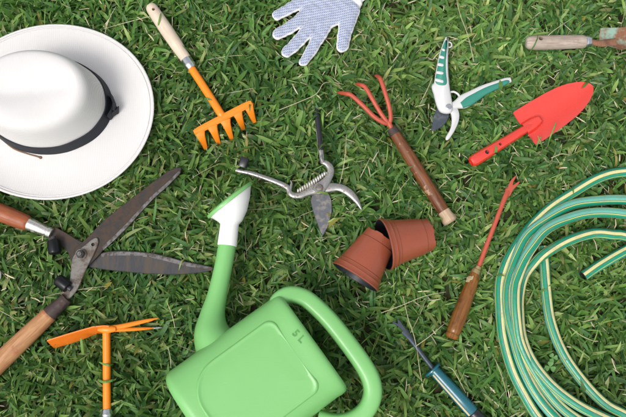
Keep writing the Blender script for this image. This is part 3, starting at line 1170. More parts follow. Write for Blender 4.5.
    # handle
    hp = [(275, 316), (277.5, 302), (288, 295.0), (300, 296.2), (311, 302.5), (329, 319.8), (348, 343.5), (364, 366), (371.5, 382), (372, 397), (365, 411), (351, 420.5), (334, 423), (318, 420)]
    hz = np.interp(range(14), [0, 2, 6, 9, 13], [zc + 0.018, zc + 0.018, zc + 0.010, zc + 0.004, zc - 0.002])
    pts = [tuple(P(u, v, zz)) for (u, v), zz in zip(hp, hz)]
    pp = cat(pts, 6)
    hw = np.interp(np.linspace(0, 1, len(pp)), [0, 0.12, 0.3, 0.7, 0.9, 1], [0.013, 0.0135, 0.0145, 0.0155, 0.0150, 0.017])
    g = G()
    g.tube(pp, list(hw), list(np.interp(np.linspace(0, 1, len(pp)), [0, 0.1, 0.22, 1], [0.020, 0.020, 0.019, 0.018])), 32, power=3.4)
    g.build('handle', MAT['can'], t, 50)


make_can()


# ================================================================== old metal pruner
def make_old_pruner():
    z = ZB + 0.006
    pv = P(319, 188.3, 0)
    t = thing('pruning_shears', 'old bare metal pruning shears lying open with curved hook in middle of grass', 'pruner', pv)
    W = lambda pts, zz: [P(u, v, zz) for u, v in pts]
    # blade
    g = G()
    bl = [(312, 196), (316, 190), (324, 189), (329, 194), (331.5, 202), (331.8, 210.8), (329.5, 222), (326, 230.5), (322.8, 235.5), (319.8, 230.5), (316.6, 222), (313, 211), (310.8, 202)]
    g.plate(W(bl, z), z, 0.003, 0.0008, smooth=3)
    g.build('blade', MAT['pruner_blade'], t)
    # hook jaw with left handle: one forging
    z2 = z + 0.0035
    path = [(236, 170.3), (250, 173.2), (265, 178), (280, 183.6), (287.5, 187.8), (290, 193.2), (294, 195.6), (300, 195.4), (306, 192.6), (313, 189.2), (320, 187.8), (328, 187.6), (337, 187.4), (344, 189.4), (351, 194.3), (357, 201.6), (361.8, 210)]
    wid = [2.1, 2.4, 2.6, 2.7, 3.0, 3.0, 3.2, 3.6, 4.2, 6.0, 7.0, 5.4, 4.2, 4.2, 4.0, 2.8, 0.6]
    pts = [tuple(P(u, v, z2 + 0.003)) + (px(w),) for (u, v), w in zip(path, wid)]
    pp = cat(pts, 5)
    g = G()
    g.tube([q[:3] for q in pp], [max(q[3], 0.0005) for q in pp], [min(0.0042, max(q[3], 0.0006)) for q in pp], 16, power=2.6)
    g.build('lower_arm', MAT['chrome'], t, 45)
    g = G()       # thumb spur
    sp = [tuple(P(u, v, z2 + 0.004)) for u, v in ((289, 194), (290.6, 188), (291.5, 183), (290.4, 180.6))]
    pp = cat(sp, 4)
    g.tube(pp, list(np.linspace(0.0042, 0.001, len(pp))), 0.003, 12)
    g.build('spur', MAT['chrome'], t)
    # upper handle
    z3 = z2 + 0.006
    path = [(316.4, 110), (317.6, 121), (319.2, 136), (320.6, 148), (321.6, 156), (322.4, 161.6), (326.4, 163.6), (330, 167.6), (330.4, 173), (327.4, 179.6), (323, 185), (319, 188.6), (315, 192.5)]
    wid = [1.6, 2.6, 3.0, 2.8, 2.5, 2.6, 3.0, 3.6, 3.8, 4.2, 5.6, 6.6, 4.0]
    pts = [tuple(P(u, v, z3)) + (px(w),) for (u, v), w in zip(path, wid)]
    pp = cat(pts, 5)
    g = G()
    g.tube([q[:3] for q in pp], [q[3] for q in pp], [min(0.004, q[3]) for q in pp], 16, power=2.6)
    g.build('upper_arm', MAT['chrome'], t, 45)
    g = G()
    gp = [(316.2, 108.6), (316.9, 114), (318.3, 126), (319.6, 138), (320.6, 147.5), (321, 150.5)]
    pp = cat([tuple(P(u, v, z3 + 0.0012)) for u, v in gp], 4)
    rad = np.interp(np.linspace(0, 1, len(pp)), [0, 0.05, 0.3, 0.9, 1], [0.0015, 0.0034, 0.0048, 0.0046, 0.0042])
    g.tube(pp, list(rad), list(rad * 0.9), 16)
    g.build('grip', MAT['black_plastic'], t)
    g = G()
    pp = cat([tuple(P(u, v, z3 + 0.004)) for u, v in ((323, 162), (321, 157.6), (322, 154.5))], 4)
    g.tube(pp, list(np.linspace(0.004, 0.0012, len(pp))), 0.003, 12)
    g.build('spur', MAT['chrome'], t)
    # coil spring in between
    a, b = P(297.5, 191, z3 + 0.003), P(326, 172.4, z3 + 0.003)
    ax = b - a
    L = ax.length
    d = ax.normalized()
    s = d.cross(Vector((0, 0, 1))).normalized()
    w = s.cross(d)
    path = []
    turns = 13
    for i in range(turns * 10 + 1):
        f = i / (turns * 10)
        r = 0.0012 + 0.0018 * math.sin(math.pi * f) ** 0.5
        an = 2 * math.pi * turns * f
        path.append(a + d * (L * f) + s * (r * math.cos(an)) + w * (r * math.sin(an)) + s * (0.0015 * math.sin(math.pi * f)))
    g = G()
    g.tube(path, 0.0019, None, 8, up=tuple(d))
    g.build('spring', MAT['spring'], t, 60)
    # pivot screw
    c = P(319.3, 188, z3 + 0.003)
    g = G()
    g.rod(c, c + Vector((0, 0, 0.0045)), [(0, 0.0074), (0.5, 0.0074), (0.52, 0.0058), (0.9, 0.0056), (1, 0.0046)], 22)
    sc = g.build('pivot_screw', MAT['cleat'], t)
    cut(sc, [G().plate([c + Vector(p) for p in ((-0.007, -0.001, 0), (0.007, 0.0005, 0), (0.007, 0.002, 0), (-0.007, 0.0005, 0))], c.z + 0.0035, 0.004, 0.0001)])
    # black latch block at the end of the left handle
    g = G()
    q0, q1 = P(242.2, 167, z3 + 0.002), P(245.4, 157.5, z3 + 0.006)
    g.rod(q0, q1, [(0, 0.003), (0.0, 0.0078), (0.1, 0.0084), (0.9, 0.0078), (1, 0.0066), (1, 0.002)], 20, 0.8, power=4)
    g.build('latch', MAT['black_plastic'], t, 40)


make_old_pruner()


# ================================================================== green and white pruner
def make_pruner():
    z = ZB + 0.008
    pv = P(448.7, 107, 0)
    t = thing('pruning_shears', 'pruning shears with green and white striped grips lying open above red trowel', 'pruner', pv)
    W = lambda pts, zz: [P(u, v, zz) for u, v in pts]
    g = G()
    bl = [(436, 110), (442, 106), (449, 107), (449.4, 114), (447.2, 120.5), (442.5, 126.4), (437, 129.6), (431.6, 131), (432, 125), (433.6, 117)]
    g.plate(W(bl, z), z, 0.0028, 0.0008, smooth=3)
    g.build('blade', MAT['blued'], t)
    # hook + right handle core
    z2 = z + 0.003
    g = G()
    hk = [(452.7, 104.6), (457.3, 109.4), (459.0, 115.5), (458.2, 122), (455.6, 128.6), (452, 135), (448, 140.3), (445.4, 140.0), (445.8, 137), (448.8, 132), (450.8, 126.6), (451.4, 120), (450.4, 114), (446.5, 110.8), (446.8, 105.8)]
    g.plate(W(hk, z2), z2, 0.0052, 0.0013, smooth=4)
    g.build('hook_jaw', MAT['pr_white'], t, 50)
    g = G()
    path = [(451, 106.5), (456.4, 104.6), (463, 101.8), (472, 97), (480, 92), (488.6, 88), (498, 84.4), (506, 81.2), (510.4, 80)]
    wid = [3.2, 4.6, 7.2, 6.8, 5.6, 4.9, 4.2, 3.4, 2.6]
    pts = [tuple(P(u, v, z2 + 0.003)) + (px(w),) for (u, v), w in zip(path, wid)]
    pp = cat(pts, 5)
    g.tube([q[:3] for q in pp], [q[3] for q in pp], [min(0.0062, q[3]) for q in pp], 20, power=2.8)
    g.build('handle', MAT['pr_white'], t, 50)
    g = G()
    path = [(461.5, 105.4), (468, 101.6), (475, 97.4), (482, 93), (489.2, 89.4), (498, 85.8), (505.5, 82.6), (509, 81.2)]
    wid = [3.2, 4.9, 4.6, 3.9, 3.5, 3.0, 2.5, 1.2]
    pts = [tuple(P(u, v, z2 + 0.0066)) + (px(w),) for (u, v), w in zip(path, wid)]
    pp = cat(pts, 5)
    g.tube([q[:3] for q in pp], [q[3] for q in pp], [min(0.0042, q[3]) for q in pp], 18, power=2.6)
    g.build('grip', MAT['pr_green'], t, 50)
    # left handle
    z3 = z2 + 0.0045
    g = G()
    ou = [(444.6, 39.6), (446.2, 37.6), (447.8, 40), (447.9, 50.8), (447.6, 62), (447.9, 74), (449, 86.5), (451.2, 100), (452.2, 108), (450.4, 113.2), (445, 114), (439.5, 111.8), (436, 105), (433.4, 95), (431.4, 87.2), (433.8, 83), (435.6, 72), (438.8, 56), (442, 46)]
    g.plate(W(ou, z3), z3 - 0.003, 0.0115, 0.003, smooth=4)
    g.build('handle', MAT['pr_white'], t, 60)
    g = G()
    gr = [(445, 42), (446.0, 44), (445.6, 54), (445.0, 64), (445.2, 74), (446, 85), (441, 87), (434.9, 84), (436.2, 72.6), (439.4, 57), (442.4, 47.4)]
    g.plate(W(gr, z3), z3 + 0.002, 0.0082, 0.0016, smooth=4)
    gp = g.build('grip', MAT['pr_green'], t, 60)
    for (u0, v0), (u1, v1), h in (((442.4, 49.8), (445.2, 50.4), 1.1), ((439.6, 57), (444.4, 57.8), 1.3), ((438, 64.6), (443.6, 65.3), 1.3), ((436.8, 72.6), (443.4, 73.3), 1.3), ((435.6, 80), (443.4, 81.6), 1.4)):
        g = G()
        zz = z3 + 0.0095
        o = [(u0, v0 - h), (u1 - 1, v1 - h), (u1, v1), (u1 - 1, v1 + h), (u0, v0 + h), (u0 - 0.5, v0)]
        g.plate(W(o, zz), zz, 0.0019, 0.0006, smooth=3)
        g.build('stripe', MAT['pr_white'], gp, 60)
    # hanging ring
    c = P(449.4, 44.8, z3 + 0.002)
    ring = [c + Vector((math.cos(a) * 0.0042, math.sin(a) * 0.0050, 0)) for a in np.linspace(0, 2 * math.pi, 25)]
    g = G()
    g.tube(ring, 0.0013, None, 8, cap=False)
    g.build('hanging_ring', MAT['pr_white'], t, 60)
    # spring loop between the handles
    pp = cat([tuple(P(u, v, z3)) for u, v in ((449, 92.6), (453.6, 91.8), (458, 94.2), (459.6, 97.8), (457.6, 101.4), (453.4, 102.8))], 6)
    g = G()
    g.tube(pp, 0.0021, None, 10)
    g.build('spring_loop', MAT['pr_white'], t, 60)
    c = P(448.6, 107, z3 + 0.008)
    g = G()
    g.rod(c, c + Vector((0, 0, 0.003)), [(0, 0.0056), (0.6, 0.0056), (1, 0.0042)], 22)
    g.build('pivot_screw', MAT['zinc'], t)


make_pruner()


# ================================================================== three prong cultivator
def make_cultivator():
    z = ZB + 0.012
    base = P(420, 175, 0)
    t = thing('hand_cultivator', 'red three prong cultivator with worn brown wooden handle', 'cultivator', base)
    g = G()
    a, b = P(392.6, 130, z + 0.003), P(447, 216.5, z)
    g.rod(a, b, [(0, 0.0072), (0.005, 0.0088), (0.04, 0.0096), (0.1, 0.0102), (0.3, 0.0112), (0.6, 0.0116), (0.88, 0.0112), (0.94, 0.0104), (1, 0.0102)], 24)
    g.build('handle', MAT['dark_wood'], t)
    g = G()
    a2, b2 = P(443.5, 211, z), P(451.2, 222.6, z)
    g.rod(a2, b2, [(0, 0.0105), (0.02, 0.0112), (0.3, 0.0112), (0.45, 0.0118), (0.7, 0.0135), (0.85, 0.0132), (0.96, 0.0105), (1, 0.006)], 24)
    g.build('handle_end', MAT['pale_worn'], t)['label'] = 'pale bare wooden knob'
    g = G()
    a3, b3 = P(391.8, 128.8, z + 0.003), P(395.5, 134.6, z + 0.003)
    g.rod(a3, b3, [(0, 0.0075), (0.02, 0.0098), (0.9, 0.0104), (1, 0.0095)], 22)
    g.build('ferrule', MAT['ferrule_dark'], t)
    g = G()
    a4, b4 = P(388, 121.5, z + 0.008), P(393, 131, z + 0.003)
    g.rod(a4, b4, [(0, 0.004), (0.1, 0.0048), (0.7, 0.0044), (1, 0.0044)], 14)
    g.build('stem', MAT['red_dull'], t)
    for pts in ([(389, 124), (383, 122.4), (374, 116.6), (363, 105.6), (352, 95.8), (346, 93.6), (337.5, 92.6)],
                [(389, 124), (385.6, 120), (379.6, 111.4), (371.5, 97.6), (365.4, 87.6), (361, 85), (355.3, 83.7)],
                [(389, 124), (390.6, 118.6), (389.6, 108.6), (385.4, 93.6), (381.4, 81.6), (379, 77.4), (374.8, 75.2)]):
        hz = [z + 0.006, z + 0.010, z + 0.014, z + 0.020, z + 0.020, z + 0.014, 0.012]
        w = [tuple(P(u, v, h)) for (u, v), h in zip(pts, hz)]
        pp = cat(w, 6)
        rad = np.interp(np.linspace(0, 1, len(pp)), [0, 0.8, 0.93, 1], [0.0040, 0.0040, 0.0036, 0.0012])
        g = G()
        g.tube(pp, list(rad), None, 14)
        g.build('prong', MAT['red_dull'], t, 60)


make_cultivator()


# ================================================================== red hand trowel
def make_trowel():
    z = ZB + 0.003
    t = thing('hand_trowel', 'glossy red metal hand trowel with pointed scoop and drilled handle', 'trowel', P(522, 132, 0))
    s0, tip = P(522.8, 130.6, z), P(591, 87, z)
    ax = tip - s0
    L = ax.length
    d = ax.normalized()
    n = Vector((-d.y, d.x, 0))
    prof = [(0.0, 19.8), (0.02, 20.4), (0.2, 20.2), (0.45, 19.2), (0.62, 17.6), (0.74, 15.2), (0.84, 12.0), (0.91, 8.8), (0.96, 5.6), (0.99, 2.6), (1.0, 0.6)]
    ts = [p[0] for p in prof]
    ws = [p[1] for p in prof]
    rings = []
    K = 40
    rows = list(np.linspace(0, 0.9, 60)) + [0.92, 0.94, 0.96, 0.975, 0.99, 1.0]
    for f in rows:
        w = px(float(np.interp(f, ts, ws)))
        top, bot = [], []
        for k in range(K + 1):
            x = -1 + 2 * k / K
            # concave scoop, socket ridge near the handle
            zz = 0.0120 * (abs(x) ** 2.0) * (w / px(20)) + 0.007 * f ** 1.5
            r = w * x
            ridge = 0.0100 * math.exp(-(r / (0.0112 * math.sqrt(max(0.02, 1 - (f / 0.28) ** 3)))) ** 8) * min(1.0, max(0.0, (0.28 - f) / 0.05)) if f < 0.28 else 0.0
            zz += ridge
            p = s0 + d * (L * f + (0.004 * (1 - abs(x)) if f < 0.01 else 0)) + n * r + Vector((0, 0, zz))
            top.append(p)
            bot.append(p - Vector((0, 0, 0.0016)))
        rings.append(top + bot[::-1])
    g = G()
    g.rings(rings)
    g.build('scoop', MAT['red'], t, 40)
    g = G()
    e = P(470.5, 162.8, z + 0.010)
    a = P(534, 123.9, z + 0.0035)
    g.rod(a, e, [(0, 0.003), (0.02, 0.0062), (0.1, 0.0078), (0.25, 0.0085), (0.42, 0.0088), (0.6, 0.0098), (0.8, 0.0108), (0.93, 0.0110), (0.975, 0.0100), (0.993, 0.0075), (0.993, 0.0055), (0.95, 0.005)], 24)
    h = g.build('handle', MAT['red'], t)
    cs = []
    for u, v, r in ((487, 152.2, 0.0038), (500.3, 144.0, 0.0026)):
        c = P(u, v, z + 0.017)
        cs.append(G().rod(c + Vector((0, 0, -0.012)), c + Vector((0, 0, 0.02)), [(0, r), (1, r)], 14))
    cut(h, cs)
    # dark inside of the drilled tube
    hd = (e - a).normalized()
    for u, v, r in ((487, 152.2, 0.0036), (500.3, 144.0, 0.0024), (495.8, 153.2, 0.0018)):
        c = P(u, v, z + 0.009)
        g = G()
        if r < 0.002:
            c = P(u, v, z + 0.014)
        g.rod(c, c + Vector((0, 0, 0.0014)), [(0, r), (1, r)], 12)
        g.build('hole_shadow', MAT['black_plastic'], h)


make_trowel()


# ================================================================== rusty trowel, top right
def make_rusty_trowel():
    z = ZB + 0.011
    t = thing('hand_trowel', 'rusty trowel with chipped green paint and bleached wooden handle at right edge', 'trowel', P(585, 42, 0))
    g = G()
    g.rod(P(525.6, 43, z), P(585, 41.6, z), [(0, 0.004), (0.01, 0.0085), (0.04, 0.0112), (0.1, 0.0128), (0.22, 0.0133), (0.5, 0.0132), (0.8, 0.0128), (0.95, 0.0122), (1, 0.0112)], 28)
    h = g.build('handle', MAT['grey_wood'], t)
    c = P(539, 41.2, z)
    cut(h, [G().rod(c + Vector((0, 0, -0.03)), c + Vector((0, 0, 0.03)), [(0, 0.0040), (1, 0.0040)], 16)])
    g = G()
    g.rod(P(583, 41.6, z), P(590.5, 41.5, z), [(0, 0.0112), (0.05, 0.0117), (0.45, 0.0108), (0.5, 0.0114), (0.7, 0.0104), (1, 0.0090)], 24)
    g.build('ferrule', MAT['zinc'], t)
    g = G()
    pp = cat([tuple(P(u, v, zz)) for u, v, zz in ((588, 41.6, z), (594, 42.4, z), (600, 43.6, z + 0.002), (606, 43, z + 0.003), (616, 42, z + 0.002))], 5)
    g.tube(pp, list(np.linspace(0.0050, 0.0075, len(pp))), list(np.linspace(0.005, 0.0022, len(pp))), 14)
    g.build('neck', MAT['rust'], t)
    # scoop: channel with square shoulders
    s0, tip = P(599, 41, z - 0.006), P(694, 39, z - 0.006)
    ax = tip - s0
    L = ax.length
    d = ax.normalized()
    n = Vector((-d.y, d.x, 0))
    rings = []
    K = 14
    for f in list(np.linspace(0, 0.9, 22)) + [0.93, 0.96, 0.98, 1.0]:
        wu = px(float(np.interp(f, [0, 0.01, 0.5, 0.75, 0.9, 1], [10.6, 11.0, 11.6, 9.8, 6, 0.5])))
        wl = px(float(np.interp(f, [0, 0.03, 0.09, 0.17, 0.5, 0.75, 0.9, 1], [3.2, 6.0, 9.6, 12.4, 13, 11, 6.5, 0.5])))
        top, bot = [], []
        for k in range(K + 1):
            x = -1 + 2 * k / K
            r = x * (wu if x > 0 else wl)
            zz = 0.012 * x * x * min(1, (wu / px(11))) + 0.0015
            p = s0 + d * (L * f) + n * r + Vector((0, 0, zz))
            top.append(p)
            bot.append(p - Vector((0, 0, 0.0018)))
        rings.append(top + bot[::-1])
    g = G()
    g.rings(rings)
    g.build('scoop', MAT['rust_old'], t, 40)


make_rusty_trowel()


# ================================================================== plant pots
def make_pot(name, label, rim, rim_dir, length, pitch_z, dip=None):
    """rim: pixel centre of the mouth; rim_dir: unit pixel direction from mouth to base"""
    R0, R1 = 0.0448, 0.0312
    m = P(rim[0], rim[1], ZB + R0 - 0.004)
    q = P(rim[0] + rim_dir[0] * 20, rim[1] + rim_dir[1] * 20, ZB + R0 - 0.004) - m
    q.z = 0
    q.normalize()
    ang = math.atan2(R0 - R1, length) if dip is None else math.radians(dip)
    d = (q * math.cos(ang) + Vector((0, 0, -math.sin(ang)))).normalized()
    m.z += pitch_z
    t = thing(name, label, 'plant pot', (m + q * length / 2) * 1, 'reddish brown nursery pots')
    t.location.z = 0
    s = q.cross(Vector((0, 0, 1))).normalized()
    w = s.cross(d)
    n = 48

    def ring(h, r, wob=0.0):
        c = m + d * h
        return [c + s * (r * math.cos(2 * math.pi * k / n)) + w * (r * math.sin(2 * math.pi * k / n)) + d * (wob * (1 if (k // 4) % 2 else 0)) for k in range(n)]
    rad = lambda h: R0 - (R0 - R1) * h / length
    g = G()
    prof = [(0.000, R0 - 0.0006), (0.0006, R0 + 0.0008), (0.0022, R0 + 0.0008), (0.003, R0), (0.010, rad(0.010) - 0.0002), (0.0112, rad(0.0112)), (0.0122, rad(0.012) - 0.0010), (0.0185, rad(0.0185) - 0.0010), (0.0195, rad(0.02) - 0.0022)]
    for h in np.linspace(0.024, length - 0.016, 6):
        prof.append((h, rad(h) - 0.0022))
    prof += [(length - 0.0150, rad(length - 0.015) - 0.0022), (length - 0.0140, rad(length - 0.014) - 0.0034), (length - 0.004, rad(length) - 0.0026)]
    rings = [ring(h, r) for h, r in prof]
    rings += [ring(length - 0.001, R1 - 0.003, 0.0016), ring(length, R1 - 0.0046, 0.0014), ring(length - 0.003, R1 - 0.006), ring(length - 0.003, 0.004)]
    g.rings(rings, False, True)
    g.build('outer_wall', MAT['terra'], t, 40)
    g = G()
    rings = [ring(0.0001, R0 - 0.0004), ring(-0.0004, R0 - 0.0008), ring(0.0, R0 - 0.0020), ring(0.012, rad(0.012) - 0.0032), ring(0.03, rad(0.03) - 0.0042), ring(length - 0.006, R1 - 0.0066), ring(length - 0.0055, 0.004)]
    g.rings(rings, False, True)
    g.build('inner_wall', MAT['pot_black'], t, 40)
    return t


make_pot('plant_pot', 'left reddish brown plastic pot, black mouth facing down left, base inside its neighbour', (355.0, 277.5), (0.535, -0.845), 0.084, 0.0, -1.0)
make_pot('plant_pot', 'right reddish brown plastic pot, its mouth swallowing the other pot', (383.5, 245.0), (0.972, -0.235), 0.084, 0.004)


# ================================================================== red weeding fork
def make_weeding_fork():
    z = ZB + 0.012
    t = thing('weeding_fork', 'slim red forked weeder with honey varnished wooden handle beside the hose', 'weeder', P(478, 268, 0))
    g = G()
    a, b = P(475.6, 272.6, z), P(451, 338.5, z)
    g.rod(a, b, [(0, 0.0070), (0.01, 0.0085), (0.06, 0.0096), (0.2, 0.0112), (0.45, 0.0126), (0.65, 0.0130), (0.85, 0.0124), (0.90, 0.0120), (0.91, 0.0112), (0.93, 0.0112), (0.94, 0.0120), (0.97, 0.0118), (0.99, 0.0098), (1, 0.006)], 26)
    g.build('handle', MAT['honey_wood'], t)
    g = G()
    a, b = P(478.8, 266.4, z), P(475.2, 274, z)
    g.rod(a, b, [(0, 0.0048), (0.05, 0.0066), (0.4, 0.0068), (0.5, 0.0082), (0.95, 0.0088), (1, 0.0082)], 20)
    g.build('collar', MAT['brass'], t)
    g = G()       # torn paper tag on the handle
    tg = [(467.6, 276.8), (470.2, 275.6), (471.6, 276.2), (473.6, 275.8), (472.6, 279.4), (470.2, 280.2), (469.4, 282.0), (466.4, 281.2), (467.2, 279)]
    w = [P(u, v, z + 0.011) for u, v in tg]
    cc = P(473.8, 277.2, z)
    dd = (P(451, 338.5, z) - P(475.6, 272.6, z)).normalized()
    sd_ = Vector((-dd.y, dd.x, 0))
    g2 = []
    for p in cat([tuple(p)[:2] for p in w], 4, True):
        q = Vector((p[0], p[1], z)) - cc
        off = q.dot(sd_)
        zz = z + math.sqrt(max(0.0112 ** 2 - off * off, 0.00002)) + 0.0006
        g2.append((p[0], p[1], zz))
    c0 = tuple(np.mean(np.array(g2), 0) + np.array((0, 0, 0.0012)))
    g = G()
    g.rings([[(p[0], p[1], p[2] - 0.002) for p in g2], g2, [tuple(0.5 * (np.array(p) + np.array(c0)) + np.array((0, 0, 0.0006))) for p in g2]])
    g.build('paper_tag', MAT['paper'], t)
    g = G()
    pth = cat([P(478.6, 267, z), P(487, 244.5, z + 0.003), P(496, 221, z + 0.006), P(505, 197.5, z + 0.006), P(509, 190, z + 0.004)], 5)
    m_ = len(pth)
    wd_ = np.interp(np.linspace(0, 1, m_), [0, 0.6, 0.85, 1], [0.0042, 0.0040, 0.0046, 0.0066])
    hh = np.interp(np.linspace(0, 1, m_), [0, 0.7, 1], [0.0040, 0.0034, 0.0016])
    g.tube(pth, list(wd_), list(hh), 14)
    g.build('shaft', MAT['red_dull'], t, 60)
    zt = z + 0.003
    g = G()
    fk = [(505.2, 193.5), (507.6, 187), (510.2, 181), (515.4, 175.8), (515.6, 177.4), (513.4, 181.6), (512.6, 185.4), (515.2, 183.6), (519, 181.6), (519.2, 183), (515.4, 187.6), (512.4, 191), (510.4, 195), (508, 197)]
    g.plate([P(u, v, zt) for u, v in fk], zt, 0.003, 0.0007, smooth=2)
    g.build('forked_tip', MAT['red_dull'], t)


make_weeding_fork()


# ================================================================== teal weeder
def make_teal_weeder():
    z = ZB + 0.011
    t = thing('weeding_fork', 'dark notched weeder with teal blue handle between can and hose', 'weeder', P(432, 367, 0))
    a, b = P(432.5, 368.5, z), P(486, 427, z)
    g = G()
    g.rod(a, b, [(0, 0.0095), (0.04, 0.0100), (0.2, 0.0104), (0.5, 0.0112), (0.745, 0.0116), (0.75, 0.0112)], 28)
    h = g.build('handle', MAT['teal'], t)
    g = G()
    ax = (b - a)
    g.rod(a + ax * 0.748, b, [(0, 0.0108), (0.05, 0.0120), (0.8, 0.0124), (0.95, 0.0110), (1, 0.006)], 28)
    g.build('end_cap', MAT['black_plastic'], t)
    # round guard
    d = ax.normalized()
    c = P(432.6, 369.6, z)
    g = G()
    g.rod(c - d * 0.0022, c + d * 0.0022, [(0, 0.006), (0, 0.0158), (0.3, 0.0170), (0.7, 0.0170), (1, 0.0158), (1, 0.006)], 30)
    g.build('guard', MAT['teal'], t, 40)
    # cream stripe along the handle's lower left flank
    s = d.cross(Vector((0, 0, 1))).normalized()
    if s.dot(P(440, 400, 0) - P(450, 388, 0)) < 0: s = -s
    rr = []
    for i in range(12):
        f = 0.06 + 0.685 * i / 11
        r = float(np.interp(f, [0, 0.2, 0.5, 0.75], [0.0097, 0.0104, 0.0112, 0.0116]))
        ring = []
        for r_ in (r + 0.0005, r - 0.001):
            angs = [34, 40, 46, 52] if r_ > r else [52, 46, 40, 34]
            for an in angs:
                an = math.radians(an)
                ring.append(a + ax * f + s * (r_ * math.cos(an)) + Vector((0, 0, r_ * math.sin(an))))
        rr.append(ring)
    g = G()
    g.rings(rr)
    g.build('stripe', MAT['cream'], t, 40)
    g = G()
    pth = cat([P(434, 370, z), P(422, 354.5, z + 0.002), P(411, 339.6, z + 0.003), P(404, 330.5, z + 0.001)], 6)
    m_ = len(pth)
    g.tube(pth, list(np.interp(np.linspace(0, 1, m_), [0, 0.6, 1], [0.0040, 0.0042, 0.0062])), list(np.interp(np.linspace(0, 1, m_), [0, 0.6, 1], [0.0038, 0.0030, 0.0014])), 14)
    g.build('shaft', MAT['blue_steel'], t, 60)
    zt = z - 0.001
    g = G()
    fk = [(408.5, 338), (403, 331.5), (397, 326), (392.2, 323.2), (392.6, 321.4), (395.6, 322.6), (397.6, 323.4), (397.2, 321.4), (397.8, 319.4), (399.4, 320.2), (402.4, 324.4), (407, 330.4), (411.6, 336.6)]
    g.plate([P(u, v, zt) for u, v in fk], zt, 0.003, 0.0007, smooth=2)
    g.build('notched_tip', MAT['blue_steel'], t)


make_teal_weeder()


